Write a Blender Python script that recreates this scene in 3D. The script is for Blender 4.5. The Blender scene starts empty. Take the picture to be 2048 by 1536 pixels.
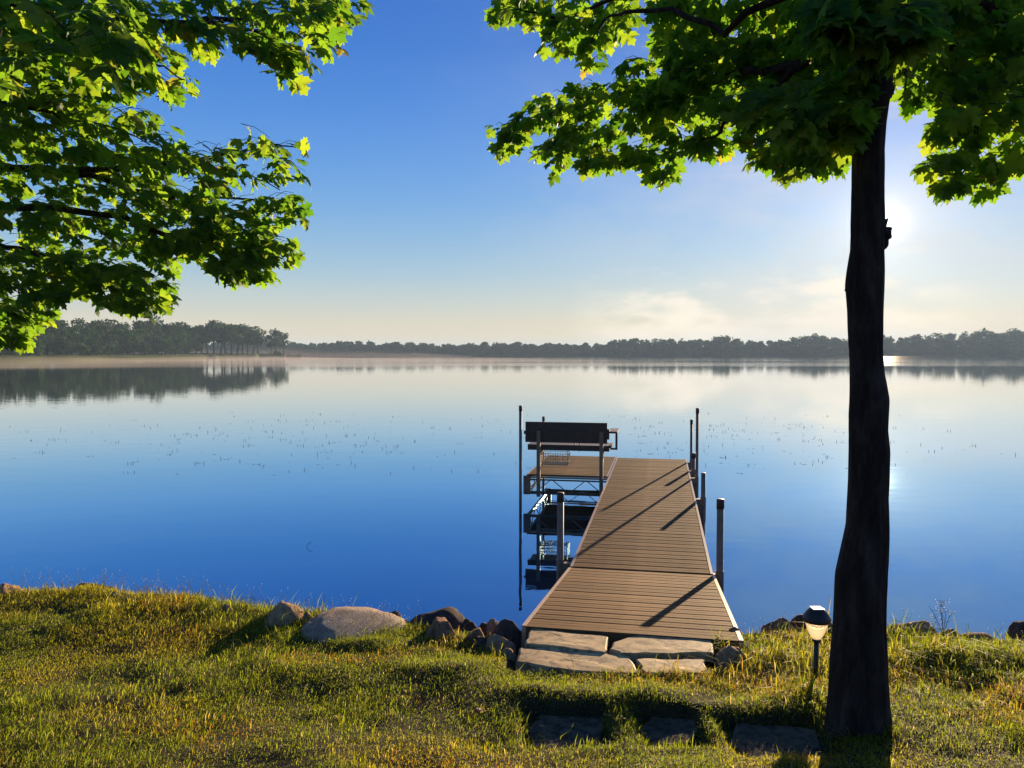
import bpy, math, random
import numpy as np
from mathutils import Vector, Matrix

random.seed(7)
rng = np.random.default_rng(11)
sc = bpy.context.scene
C = sc.collection
R = math.radians

# ------------------------------------------------------------------ camera
F_PX, CAM_H = 1540.0, 2.37
PITCH = math.atan(63 / 1540)
cam = bpy.data.cameras.new('camera')
cam.lens = 36 * F_PX / 2048
cam.sensor_width = 36
cam.clip_start = 0.05
cam.clip_end = 9000
cam_o = bpy.data.objects.new('camera', cam)
C.objects.link(cam_o)
cam_o.location = (0, 0, CAM_H)
cam_o.rotation_euler = (math.pi / 2 - PITCH, 0, 0)
sc.camera = cam_o

# ------------------------------------------------------------------ light, sky, exposure
SUN_AZ, SUN_EL = R(25.7), R(8.6)
EXPO = 1.6
sc.view_settings.view_transform = 'Standard'
sc.view_settings.look = 'None'
sc.view_settings.exposure = EXPO
sc.view_settings.gamma = 1
sc.view_settings.use_curve_mapping = False
sc.cycles.use_denoising = True
sc.cycles.max_bounces = 8
sc.cycles.diffuse_bounces = 3
sc.cycles.glossy_bounces = 4
sc.cycles.transmission_bounces = 6
sc.cycles.transparent_max_bounces = 8
sc.cycles.volume_bounces = 0
sc.cycles.caustics_reflective = False
sc.cycles.caustics_refractive = False
sun_dir = Vector((math.sin(SUN_AZ) * math.cos(SUN_EL), math.cos(SUN_AZ) * math.cos(SUN_EL), math.sin(SUN_EL)))
sl = bpy.data.lights.new('sun', 'SUN')
sl.energy = 5.0
sl.angle = R(0.5)
sl.color = (1.0, 0.74, 0.46)
so = bpy.data.objects.new('sun', sl)
C.objects.link(so)
so.rotation_euler = sun_dir.to_track_quat('Z', 'Y').to_euler()

def srgb(r, g, b):
    def c(v):
        v /= 255.0
        return v / 12.92 if v <= 0.04045 else ((v + 0.055) / 1.055) ** 2.4
    return (c(r), c(g), c(b), 1.0)

world = bpy.data.worlds.new('World')
sc.world = world
world.use_nodes = True
nt = world.node_tree
N, L = nt.nodes, nt.links
bg = N['Background']
SKY_STRENGTH = 0.1
bg.inputs[1].default_value = SKY_STRENGTH

def wmath(op, a, b=None, clamp=False):
    n = N.new('ShaderNodeMath'); n.operation = op; n.use_clamp = clamp
    for i, v in enumerate((a, b)):
        if v is None: continue
        if isinstance(v, (int, float)): n.inputs[i].default_value = v
        else: L.new(v, n.inputs[i])
    return n.outputs[0]
def wvec(op, a, b):
    n = N.new('ShaderNodeVectorMath'); n.operation = op
    for i, v in enumerate((a, b)):
        if isinstance(v, tuple): n.inputs[i].default_value = v
        else: L.new(v, n.inputs[i])
    return n
def wscale(col, fac):
    n = N.new('ShaderNodeVectorMath'); n.operation = 'SCALE'
    if isinstance(col, tuple): n.inputs[0].default_value = col
    else: L.new(col, n.inputs[0])
    if isinstance(fac, (int, float)): n.inputs[3].default_value = fac
    else: L.new(fac, n.inputs[3])
    return n.outputs[0]
tc = N.new('ShaderNodeTexCoord')
nrm = N.new('ShaderNodeVectorMath'); nrm.operation = 'NORMALIZE'; L.new(tc.outputs['Generated'], nrm.inputs[0])
dirv = nrm.outputs[0]
sep = N.new('ShaderNodeSeparateXYZ'); L.new(dirv, sep.inputs[0])
zabs = wmath('ABSOLUTE', sep.outputs[2])
ramp = N.new('ShaderNodeValToRGB')
ramp.color_ramp.interpolation = 'B_SPLINE'
els = ramp.color_ramp.elements
stops = [(0.0, (238, 212, 172)), (0.03, (230, 212, 180)), (0.056, (206, 210, 198)), (0.10, (164, 198, 218)), (0.165, (122, 176, 226)),
         (0.225, (96, 158, 228)), (0.284, (76, 142, 224)), (0.366, (54, 122, 212)), (0.50, (32, 98, 194)), (1.0, (14, 60, 146))]
els[0].position = 0; els[0].color = srgb(*stops[0][1])
els[1].position = 1; els[1].color = srgb(*stops[-1][1])
for p, c in stops[1:-1]:
    e = els.new(p); e.color = srgb(*c)
L.new(zabs, ramp.inputs[0])
# the physical sky adds its own warm side towards the sun
sky = N.new('ShaderNodeTexSky'); sky.sky_type = 'NISHITA'; sky.sun_disc = False
sky.sun_elevation = SUN_EL; sky.sun_rotation = SUN_AZ
sky.air_density = 1.0; sky.dust_density = 0.6; sky.ozone_density = 3.0
skyc = wvec('MINIMUM', sky.outputs[0], (12.0, 12.0, 12.0)).outputs[0]
SC = 1.0 / (2 ** EXPO) / SKY_STRENGTH
base = wscale(ramp.outputs[0], SC * 0.97)
base = wvec('ADD', base, wscale(skyc, 0.004 * SC)).outputs[0]
# aureole round the sun
cosa = wvec('DOT_PRODUCT', dirv, tuple(sun_dir)).outputs['Value']
ang = wmath('MULTIPLY', wmath('ARCCOSINE', wmath('MINIMUM', cosa, 0.999999)), 180 / math.pi)
def glow(width, power=1.0):
    q = wmath('POWER', wmath('DIVIDE', ang, width), power)
    return wmath('POWER', math.e, wmath('MULTIPLY', q, -1.0))
for width, power, col in ((14.0, 1.4, (0.33, 0.27, 0.20)), (2.1, 1.0, (0.75, 0.60, 0.42)), (0.35, 1.0, (6.0, 5.2, 4.0))):
    base = wvec('ADD', base, wscale(tuple(x * SC for x in col), glow(width, power))).outputs[0]
# low bank of soft cloud under the sun and to its left
mp = N.new('ShaderNodeMapping'); mp.inputs['Scale'].default_value = (11, 11, 30); mp.inputs['Location'].default_value = (0.3, 0.9, 0.2)
L.new(dirv, mp.inputs[0])
noi = N.new('ShaderNodeTexNoise'); noi.inputs['Scale'].default_value = 1.0; noi.inputs['Detail'].default_value = 6; noi.inputs['Roughness'].default_value = 0.55
L.new(mp.outputs[0], noi.inputs[0])
def smooth(v, a, b):
    n = N.new('ShaderNodeMapRange'); n.interpolation_type = 'SMOOTHSTEP'
    L.new(v, n.inputs[0]); n.inputs[1].default_value = a; n.inputs[2].default_value = b
    return n.outputs[0]
top = wmath('SUBTRACT', 0.082, wmath('MULTIPLY', wmath('SUBTRACT', noi.outputs[0], 0.5), -0.26))
az_c = Vector((math.sin(R(18)), math.cos(R(18)), 0))
azf = smooth(wvec('DOT_PRODUCT', dirv, tuple(az_c)).outputs['Value'], 0.968, 0.990)
lid = N.new('ShaderNodeMapRange'); lid.interpolation_type = 'SMOOTHSTEP'
L.new(wmath('SUBTRACT', zabs, wmath('SUBTRACT', top, 0.025)), lid.inputs[0])
lid.inputs[1].default_value = 0.034; lid.inputs[2].default_value = -0.028; 
cl = wmath('MULTIPLY', wmath('MULTIPLY', azf, lid.outputs[0]), 0.75)
mix = N.new('ShaderNodeMix'); mix.data_type = 'RGBA'
L.new(cl, mix.inputs[0]); L.new(base, mix.inputs[6]); mix.inputs[7].default_value = tuple(x * SC for x in (1.25, 1.08, 0.86)) + (1,)
mp2 = N.new('ShaderNodeMapping'); mp2.inputs['Scale'].default_value = (5, 5, 13); mp2.inputs['Location'].default_value = (3.1, 0.2, 1.2)
L.new(dirv, mp2.inputs[0])
noi2 = N.new('ShaderNodeTexNoise'); noi2.inputs['Scale'].default_value = 1.0; noi2.inputs['Detail'].default_value = 5; noi2.inputs['Roughness'].default_value = 0.6
L.new(mp2.outputs[0], noi2.inputs[0])
veil = wmath('MULTIPLY', wmath('MULTIPLY', smooth(noi2.outputs[0], 0.36, 0.66), glow(17.0, 2.0)), 0.50)
mixv = N.new('ShaderNodeMix'); mixv.data_type = 'RGBA'
L.new(veil, mixv.inputs[0]); L.new(mix.outputs[2], mixv.inputs[6]); mixv.inputs[7].default_value = tuple(x * SC for x in (0.80, 0.78, 0.76)) + (1,)
L.new(mixv.outputs[2], bg.inputs[0])

# ------------------------------------------------------------------ helpers
cp_, sp_ = math.cos(PITCH), math.sin(PITCH)
def ray(px, py):
    a = (px - 1024) / F_PX; b = (768 - py) / F_PX
    return np.array((a, cp_ + b * sp_, -sp_ + b * cp_))
def at_z(px, py, z):
    d = ray(px, py); t = (z - CAM_H) / d[2]
    return Vector((d[0] * t, d[1] * t, z))
def at_y(px, py, y):
    d = ray(px, py); t = y / d[1]
    return Vector((d[0] * t, y, CAM_H + d[2] * t))
def project(P):
    P = np.atleast_2d(P).astype(float)
    z = P[:, 2] - CAM_H
    f = P[:, 1] * cp_ - z * sp_; u = P[:, 1] * sp_ + z * cp_
    return 1024 + F_PX * P[:, 0] / f, 768 - F_PX * u / f, f

class MB:
    def __init__(s): s.v = []; s.f = []
    def add(s, vs, fs):
        o = len(s.v); s.v += [tuple(v) for v in vs]; s.f += [tuple(i + o for i in q) for q in fs]; return s
    def box(s, x0, x1, y0, y1, z0, z1, M=None):
        vs = [Vector((x, y, z)) for z in (z0, z1) for x, y in ((x0, y0), (x1, y0), (x1, y1), (x0, y1))]
        if M: vs = [M @ v for v in vs]
        return s.add(vs, [(3, 2, 1, 0), (4, 5, 6, 7), (0, 1, 5, 4), (1, 2, 6, 5), (2, 3, 7, 6), (3, 0, 4, 7)])
    def beam(s, a, b, w, h, up=(0, 0, 1)):
        a, b = Vector(a), Vector(b); d = (b - a).normalized()
        x = d.cross(Vector(up))
        if x.length < 1e-4: x = d.cross(Vector((1, 0, 0)))
        x.normalize(); y = x.cross(d).normalized()
        vs = [p + x * (i * w / 2) + y * (j * h / 2) for p in (a, b) for i, j in ((-1, -1), (1, -1), (1, 1), (-1, 1))]
        return s.add(vs, [(3, 2, 1, 0), (4, 5, 6, 7), (0, 1, 5, 4), (1, 2, 6, 5), (2, 3, 7, 6), (3, 0, 4, 7)])
    def tube(s, pts, rs, seg=8, caps=True):
        pts = [Vector(p) for p in pts]
        if not hasattr(rs, '__len__'): rs = [rs] * len(pts)
        o = len(s.v); n = len(pts); px = None
        for i, p in enumerate(pts):
            d = (pts[min(i + 1, n - 1)] - pts[max(i - 1, 0)]).normalized()
            x = px - d * px.dot(d) if px else d.cross(Vector((0, 0, 1)))
            if x.length < 1e-4: x = d.cross(Vector((1, 0, 0)))
            x.normalize(); px = x; y = d.cross(x)
            for k in range(seg):
                t = 2 * math.pi * k / seg
                s.v.append(tuple(p + (x * math.cos(t) + y * math.sin(t)) * rs[i]))
        for i in range(n - 1):
            for k in range(seg):
                a, b = o + i * seg + k, o + i * seg + (k + 1) % seg
                s.f.append((a, b, b + seg, a + seg))
        if caps:
            s.f.append(tuple(range(o + seg - 1, o - 1, -1))); s.f.append(tuple(range(o + (n - 1) * seg, o + n * seg)))
        return s
    def lathe(s, prof, seg=24, c=(0, 0, 0), cap0=True, cap1=True, rib=0.0, ribs=0):
        o = len(s.v)
        for r, z in prof:
            for k in range(seg):
                t = 2 * math.pi * k / seg
                rr = r * (1 + rib * math.cos(ribs * t))
                s.v.append((c[0] + rr * math.cos(t), c[1] + rr * math.sin(t), c[2] + z))
        for i in range(len(prof) - 1):
            for k in range(seg):
                a, b = o + i * seg + k, o + i * seg + (k + 1) % seg
                s.f.append((a, b, b + seg, a + seg))
        if cap0: s.f.append(tuple(range(o + seg - 1, o - 1, -1)))
        if cap1: s.f.append(tuple(range(o + (len(prof) - 1) * seg, o + len(prof) * seg)))
        return s
    def mesh(s, name, mat, smooth=False):
        me = bpy.data.meshes.new(name); me.from_pydata(s.v, [], s.f); me.validate()
        if mat: me.materials.append(mat)
        if smooth: me.shade_smooth()
        return me
    def build(s, name, mat, parent=None, smooth=False):
        return link(name, s.mesh(name, mat, smooth), parent)

def link(name, data, parent=None):
    o = bpy.data.objects.new(name, data); C.objects.link(o)
    if parent is not None: o.parent = parent
    return o
def tag(o, label=None, cat=None, group=None, kind=None):
    if label: o['label'] = label
    if cat: o['category'] = cat
    if group: o['group'] = group
    if kind: o['kind'] = kind
    return o
def empty(name, loc=(0, 0, 0), rz=0.0):
    o = bpy.data.objects.new(name, None); C.objects.link(o)
    o.location = loc; o.rotation_euler = (0, 0, rz); o.empty_display_size = 0.1
    return o
def np_mesh(name, V, Fc, mat, fsize=3, smooth=False, attr=None):
    """V (n,3), Fc (m,fsize) -> mesh, optional per-point float colour attribute"""
    me = bpy.data.meshes.new(name)
    me.vertices.add(len(V)); me.vertices.foreach_set('co', np.ascontiguousarray(V, dtype=np.float32).ravel())
    m = len(Fc)
    me.loops.add(m * fsize); me.loops.foreach_set('vertex_index', np.ascontiguousarray(Fc, dtype=np.int32).ravel())
    me.polygons.add(m); me.polygons.foreach_set('loop_start', np.arange(0, m * fsize, fsize, dtype=np.int32))
    me.polygons.foreach_set('loop_total', np.full(m, fsize, dtype=np.int32))
    if attr is not None:
        a = me.attributes.new('tint', 'FLOAT_COLOR', 'POINT')
        a.data.foreach_set('color', np.ascontiguousarray(attr, dtype=np.float32).ravel())
    me.update(calc_edges=True)
    if mat: me.materials.append(mat)
    if smooth: me.shade_smooth()
    return me

# value noise for shapes
_perm = rng.random((64, 64, 64))
def vnoise(x, y, z=0.0):
    x, y, z = np.broadcast_arrays(np.asarray(x, float), np.asarray(y, float), np.asarray(z, float))
    xi, yi, zi = np.floor(x).astype(int), np.floor(y).astype(int), np.floor(z).astype(int)
    u, v, w = x - xi, y - yi, z - zi
    u, v, w = u * u * (3 - 2 * u), v * v * (3 - 2 * v), w * w * (3 - 2 * w)
    g = lambda a, b, c: _perm[(xi + a) % 64, (yi + b) % 64, (zi + c) % 64]
    l = lambda a, b, t: a + (b - a) * t
    return l(l(l(g(0, 0, 0), g(1, 0, 0), u), l(g(0, 1, 0), g(1, 1, 0), u), v),
             l(l(g(0, 0, 1), g(1, 0, 1), u), l(g(0, 1, 1), g(1, 1, 1), u), v), w) * 2 - 1

# ------------------------------------------------------------------ materials
class Mat:
    def __init__(s, name):
        s.m = bpy.data.materials.new(name); s.m.use_nodes = True
        s.t = s.m.node_tree; s.N = s.t.nodes; s.L = s.t.links
        s.p = s.N['Principled BSDF']; s.out = s.N['Material Output']
        s.tc = s.N.new('ShaderNodeTexCoord')
    def n(s, kind, **kw):
        x = s.N.new(kind)
        for k, v in kw.items(): setattr(x, k, v)
        return x
    def noise(s, scale, detail=4, rough=0.55, coord='Object', stretch=None):
        x = s.n('ShaderNodeTexNoise'); x.inputs['Scale'].default_value = scale
        x.inputs['Detail'].default_value = detail; x.inputs['Roughness'].default_value = rough
        src = s.tc.outputs[coord]
        if stretch:
            mpn = s.n('ShaderNodeMapping'); mpn.inputs['Scale'].default_value = stretch
            s.L.new(src, mpn.inputs[0]); src = mpn.outputs[0]
        s.L.new(src, x.inputs['Vector']); return x.outputs[0]
    def ramp(s, fac, stops):
        x = s.n('ShaderNodeValToRGB'); e = x.color_ramp.elements
        e[0].position, e[0].color = stops[0][0], tuple(stops[0][1]) + (1,)
        e[1].position, e[1].color = stops[-1][0], tuple(stops[-1][1]) + (1,)
        for p, c in stops[1:-1]:
            k = e.new(p); k.color = tuple(c) + (1,)
        s.L.new(fac, x.inputs[0]); return x.outputs[0]
    def mul(s, a, b, fac=1.0):
        x = s.n('ShaderNodeMix', data_type='RGBA', blend_type='MULTIPLY'); x.inputs[0].default_value = fac
        for i, v in ((6, a), (7, b)):
            if isinstance(v, tuple): x.inputs[i].default_value = v + (1,)
            else: s.L.new(v, x.inputs[i])
        return x.outputs[2]
    def bump(s, h, strength, dist=0.01):
        x = s.n('ShaderNodeBump'); x.inputs['Strength'].default_value = strength; x.inputs['Distance'].default_value = dist
        s.L.new(h, x.inputs['Height']); s.L.new(x.outputs[0], s.p.inputs['Normal']); return x
    def set(s, col=None, rough=0.6, metal=0.0, spec=0.5):
        if col is not None:
            if isinstance(col, tuple): s.p.inputs['Base Color'].default_value = col + (1,)
            else: s.L.new(col, s.p.inputs['Base Color'])
        if isinstance(rough, (int, float)): s.p.inputs['Roughness'].default_value = rough
        else: s.L.new(rough, s.p.inputs['Roughness'])
        s.p.inputs['Metallic'].default_value = metal; s.p.inputs['Specular IOR Level'].default_value = spec
        return s

def m_board():
    m = Mat('composite_board')
    oi = m.n('ShaderNodeObjectInfo')
    a = m.ramp(m.noise(6, 5, 0.6, stretch=(1.0, 14, 1)), [(0.3, (0.13, 0.072, 0.030)), (0.55, (0.22, 0.128, 0.056)), (0.8, (0.30, 0.185, 0.088))])
    b = m.ramp(oi.outputs['Random'], [(0, (0.70, 0.68, 0.68)), (1, (1.15, 1.13, 1.1))])
    g = m.ramp(m.noise(1.7, 4, 0.65, coord='Generated'), [(0.35, (0.72, 0.72, 0.72)), (0.65, (1, 1, 1))])
    c = m.mul(m.mul(a, b), g)
    sp = m.ramp(m.noise(28, 3, .6), [(0.26, (.35, .3, .28)), (0.33, (1, 1, 1))]); c = m.mul(c, sp)
    st = m.ramp(m.noise(2.3, 5, .6), [(0.35, (.78, .74, .72)), (0.6, (1.05, 1.05, 1.05))]); c = m.mul(c, st)
    m.set(c, 0.8, spec=0.03)
    m.bump(m.noise(60, 3, 0.6, stretch=(0.15, 3.0, 1)), 0.5, 0.003)
    return m.m
def m_painted(name, col, col2, rough=0.5, metal=0.0, sc_=12):
    m = Mat(name)
    m.set(m.ramp(m.noise(sc_, 5, 0.65), [(0.35, col), (0.7, col2)]), rough, metal)
    m.bump(m.noise(70, 3), 0.25, 0.002)
    return m.m
def m_bark():
    m = Mat('maple_bark')
    f = m.noise(16, 8, 0.7, stretch=(1, 1, 0.28))
    m.set(m.ramp(f, [(0.3, (0.008, 0.005, 0.003)), (0.5, (0.035, 0.024, 0.016)), (0.7, (0.085, 0.062, 0.045))]), 0.9, spec=0.2)
    m.bump(f, 1.0, 0.035)
    return m.m
def m_rock(name, cols, grain=60, bump=0.5, spec=0.04):
    m = Mat(name)
    a = m.ramp(m.noise(3.5, 6, 0.6), [(0.3, cols[0]), (0.55, cols[1]), (0.75, cols[2])])
    g = m.ramp(m.noise(grain, 4, 0.7), [(0.38, (0.45, 0.43, 0.42)), (0.5, (1, 1, 1)), (0.66, (1.25, 1.2, 1.15))])
    m.set(m.mul(a, g), 0.9 if spec < .1 else .7, spec=spec)
    m.bump(m.noise(grain * 0.6, 6, 0.7), bump, 0.012)
    return m.m
def leaf_mat(name, cols, tr, tint=True, spec=0.35):
    m = Mat(name)
    col = None
    if tint:
        at = m.n('ShaderNodeAttribute', attribute_name='tint')
        src = at.outputs['Fac']
    else:
        src = m.n('ShaderNodeObjectInfo').outputs['Random']
    c = m.ramp(src, cols)
    m.set(c, 0.55, spec=.12)
    t = m.n('ShaderNodeBsdfTranslucent')
    tcol = m.ramp(src, tr)
    m.L.new(tcol, t.inputs[0])
    mx = m.n('ShaderNodeMixShader'); mx.inputs[0].default_value = 0.6
    m.L.new(m.p.outputs[0], mx.inputs[1]); m.L.new(t.outputs[0], mx.inputs[2])
    m.L.new(mx.outputs[0], m.out.inputs[0])
    return m.m
LEAFC = [(0.0, (0.035, 0.10, 0.018)), (0.5, (0.06, 0.155, 0.024)), (0.985, (0.11, 0.19, 0.03)), (1.0, (0.20, 0.12, 0.03))]
LEAFT = [(0.0, (0.10, 0.27, 0.014)), (0.5, (0.22, 0.40, 0.020)), (0.985, (0.36, 0.46, 0.026)), (1.0, (0.42, 0.36, 0.04))]

M = dict(
    board=m_board(),
    trim=m_painted('tan_metal_trim', (0.30, 0.20, 0.12), (0.42, 0.29, 0.18), 0.38, 0.0),
    frame=m_painted('weathered_steel_frame', (0.055, 0.042, 0.03), (0.12, 0.09, 0.065), 0.5, 0.35),
    galv=m_painted('galvanised_post', (0.15, 0.11, 0.07), (0.25, 0.185, 0.12), 0.6, 0.1),
    cap=m_painted('black_rubber_cap', (0.012, 0.012, 0.012), (0.02, 0.02, 0.02), 0.55),
    bench=m_painted('dark_bench_board', (0.030, 0.018, 0.012), (0.055, 0.034, 0.024), 0.5),
    wire=m_painted('basket_wire', (0.10, 0.10, 0.09), (0.18, 0.18, 0.16), 0.4, 0.6),
    bark=m_bark(),
    leaf=leaf_mat('maple_leaf_mass', LEAFC, LEAFT, True),
    leaf1=leaf_mat('maple_leaf_single', LEAFC, LEAFT, False),
    granite=m_rock('speckled_granite', ((0.26, 0.185, 0.12), (0.38, 0.275, 0.185), (0.46, 0.35, 0.25)), 42, 1.0, 0.15),
    tanrock=m_rock('tan_fieldstone', ((0.20, 0.125, 0.065), (0.36, 0.245, 0.135), (0.44, 0.32, 0.20)), 30),
    darkrock=m_rock('dark_wet_fieldstone', ((0.035, 0.028, 0.025), (0.075, 0.06, 0.05), (0.14, 0.11, 0.09)), 28),
    redrock=m_rock('rusty_fieldstone', ((0.12, 0.07, 0.045), (0.28, 0.16, 0.09), (0.34, 0.22, 0.13)), 24),
    slab=m_rock('sandstone_slab', ((0.34, 0.225, 0.10), (0.44, 0.305, 0.14), (0.50, 0.36, 0.185)), 18, 0.08, 0.2),
    slabdark=m_rock('shaded_paver', ((0.05, 0.045, 0.028), (0.11, 0.095, 0.06), (0.20, 0.17, 0.11)), 22, 0.6),  # stepping stones: stone colour darkened to carry the shade they lie in
)

# ------------------------------------------------------------------ terrain
LIP_X = np.array([-30, -6, -3.56, -2.86, -2.06, -1.32, -.66, -.21, .02, 1.07, 1.35, 1.67, 2.23, 2.51, 2.89, 6, 30.])
LIP_Y = np.array([5.9, 5.6, 5.35, 5.32, 5.08, 4.83, 4.60, 4.36, 4.22, 4.12, 4.36, 4.46, 4.54, 4.42, 4.36, 4.5, 4.8])
def lip(x): return np.interp(x, LIP_X, LIP_Y)
def sstep(a, b, v):
    t = np.clip((v - a) / (b - a), 0, 1); return t * t * (3 - 2 * t)
PAVERS = [((1060, 1410), (1206, 1474)), ((1288, 1420), (1392, 1472)), ((1470, 1440), (1640, 1512))]
PAV = []
for (a, b) in PAVERS:
    lo = at_z((a[0] + b[0]) / 2, b[1], 0.80); hi = at_z((a[0] + b[0]) / 2, a[1], 0.80)
    xa = at_z(a[0], (a[1] + b[1]) / 2, 0.80).x; xb = at_z(b[0], (a[1] + b[1]) / 2, 0.80).x
    PAV.append((xa, xb, lo.y, hi.y))
def gz(x, y):
    x = np.asarray(x, float); y = np.asarray(y, float)
    z = 0.88 - 0.10 * (np.minimum(y, 4.1) - 2.5) * (y > 2.5) - 0.06 * (np.minimum(y, 2.5) - 2.5) - 0.03 * np.maximum(0, np.minimum(y, 9) - 4.1)
    z = z + 0.037 * np.sin(2 * np.pi * (y - 3.45 + 0.06 * x + .10 * np.sin(x * 1.7)) / 1.35) * sstep(2.2, 3, y) * (1 - sstep(4.0, 4.4, y)) * (0.55 + 0.45 * np.sin(x * 1.3 + 1.9))
    z = z + 0.035 * vnoise(x * 1.1 + 5, y * 1.3 + 3) + 0.018 * vnoise(x * 3.1, y * 3.7 + 9) + 0.008 * vnoise(x * 9, y * 9)
    # left shore stands a little higher, a hump left and right of the trunk
    z = z + 0.045 * np.exp(-((x - 1.45) / 0.28) ** 2 - ((y - 4.02) / 0.30) ** 2)
    z = z + 0.03 * np.exp(-((x - 2.5) / 0.5) ** 2 - ((y - 4.1) / 0.3) ** 2)
    z = z + 0.03 * np.exp(-((x + .80) / 0.38) ** 2 - ((y - 4.27 + .25 * (x + .8)) / 0.10) ** 2)
    z = z - .05 * sstep(1.12, 1.4, x) * sstep(3.95, 4.35, y)
    l = lip(x)
    # the steps to the dock are cut into the bank
    low = sstep(-0.25, 0.05, x) * (1 - sstep(1.08, 1.25, x)) * sstep(3.45, 3.85, y)
    z = z * (1 - low) + np.minimum(z, 0.738) * low
    cut = sstep(-0.06, 0.04, x) * (1 - sstep(1.08, 1.16, x)) * sstep(3.86, 3.92, y)
    z = z * (1 - cut) + (0.68 - 0.03 * (y - 4)) * cut
    for xa, xb, ya, yb in PAV:
        k = sstep(xa - .06, xa + .02, x) * (1 - sstep(xb - .02, xb + .06, x)) * sstep(ya - .12, ya, y) * (1 - sstep(yb - .0, yb + .05, y))
        z = z - 0.065 * k
        k2 = sstep(xa - .1, xa, x) * (1 - sstep(xb, xb + .1, x)) * np.exp(-((y - yb - .14) / .09) ** 2)
        z = z + 0.020 * k2
    drop = sstep(0.0, 1.5, y - l)
    return z * (1 - drop) + (-0.9) * drop
def terrain_mesh():
    xs = np.concatenate([np.linspace(-40, -6, 25)[:-1], np.linspace(-6, 6, 260), np.linspace(6, 40, 25)[1:]])
    ys = np.concatenate([np.linspace(-40, 1.5, 22)[:-1], np.linspace(1.5, 6.8, 170), np.linspace(6.8, 12, 6)[1:]])
    X, Y = np.meshgrid(xs, ys)
    V = np.stack([X, Y, gz(X, Y)], -1).reshape(-1, 3)
    nx, ny = len(xs), len(ys)
    i = np.arange(nx * (ny - 1)).reshape(ny - 1, nx)[:, :-1].ravel()
    Fc = np.stack([i, i + 1, i + 1 + nx, i + nx], 1)
    m = Mat('soil')
    m.set(m.ramp(m.noise(9, 6, 0.7), [(0.3, (0.018, 0.018, 0.008)), (0.5, (0.04, 0.034, 0.014)), (0.7, (0.075, 0.055, 0.022))]), 0.95, spec=0.1)
    m.bump(m.noise(45, 6, 0.7), 0.8, 0.02)
    o = link('ground', np_mesh('ground', V, Fc, m.m, 4, True)); tag(o, kind='structure')
terrain_mesh()

# ------------------------------------------------------------------ lake
def lake():
    m = Mat('lake_water')
    geo = m.n('ShaderNodeNewGeometry')
    pos = geo.outputs['Position']
    def nz(scale, stretch, detail=3):
        x = m.n('ShaderNodeTexNoise'); x.inputs['Scale'].default_value = scale; x.inputs['Detail'].default_value = detail
        mpn = m.n('ShaderNodeMapping'); mpn.inputs['Scale'].default_value = stretch; mpn.inputs['Rotation'].default_value = (0, 0, R(4))
        m.L.new(pos, mpn.inputs[0]); m.L.new(mpn.outputs[0], x.inputs['Vector']); return x.outputs[0]
    def mt(op, a, b, clamp=False):
        x = m.n('ShaderNodeMath', operation=op, use_clamp=clamp)
        for i, v in enumerate((a, b)):
            if isinstance(v, (int, float)): x.inputs[i].default_value = v
            else: m.L.new(v, x.inputs[i])
        return x.outputs[0]
    sepp = m.n('ShaderNodeSeparateXYZ'); m.L.new(pos, sepp.inputs[0])
    # patches of light breeze far out
    streak = m.n('ShaderNodeMapRange', interpolation_type='SMOOTHSTEP')
    m.L.new(nz(0.02, (0.35, 2.2, 1), 4), streak.inputs[0]); streak.inputs[1].default_value = 0.36; streak.inputs[2].default_value = 0.47
    far = m.n('ShaderNodeMapRange', interpolation_type='SMOOTHSTEP')
    m.L.new(sepp.outputs[1], far.inputs[0]); far.inputs[1].default_value = 112; far.inputs[2].default_value = 150
    fs = mt('MULTIPLY', streak.outputs[0], far.outputs[0])
    h1 = nz(1.1, (0.8, 1.5, 1), 2); h2 = nz(7.0, (0.6, 1.6, 1), 2)
    hh = mt('ADD', mt('MULTIPLY', h1, 0.014), mt('MULTIPLY', h2, 0.0009))
    hh = mt('ADD', hh, mt('MULTIPLY', mt('MULTIPLY', nz(0.9, (0.5, 1.6, 1), 2), 0.10), fs))
    b = m.n('ShaderNodeBump'); b.inputs['Strength'].default_value = 0.22; b.inputs['Distance'].default_value = 1.0
    m.L.new(hh, b.inputs['Height'])
    gl = m.n('ShaderNodeBsdfGlossy'); gl.inputs['Roughness'].default_value = 0.0
    m.L.new(b.outputs[0], gl.inputs['Normal'])
    m.L.new(mt('MULTIPLY', fs, 0.035), gl.inputs['Roughness'])
    lw = m.n('ShaderNodeFresnel'); lw.inputs[0].default_value = 1.33
    # clear cold water: little light comes back out of it, blue where it does
    gcol = m.ramp(lw.outputs[0], [(0.02, (0.26, 0.50, 0.70)), (0.24, (0.34, 0.57, 0.76)), (0.42, (0.56, 0.73, 0.85)), (0.53, (0.80, 0.87, 0.92)), (0.7, (0.95, 0.96, 0.97)), (1.0, (1, 1, 1))])
    m.L.new(gcol, gl.inputs[0])
    m.set((0.003, 0.02, 0.055), 0.6, spec=0.0)
    fac = m.n('ShaderNodeMapRange'); m.L.new(lw.outputs[0], fac.inputs[0])
    fac.inputs[1].default_value = 0.02; fac.inputs[2].default_value = 0.35; fac.inputs[3].default_value = 0.55; fac.inputs[4].default_value = 0.98
    mx = m.n('ShaderNodeMixShader'); m.L.new(fac.outputs[0], mx.inputs[0])
    m.L.new(m.p.outputs[0], mx.inputs[1]); m.L.new(gl.outputs[0], mx.inputs[2]); m.L.new(mx.outputs[0], m.out.inputs[0])
    b_ = MB(); b_.add([(-4000, 3.5, 0), (4000, 3.5, 0), (4000, 4000, 0), (-4000, 4000, 0)], [(0, 1, 2, 3)])
    tag(b_.build('lake_water', m.m), kind='structure')
lake()
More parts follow.
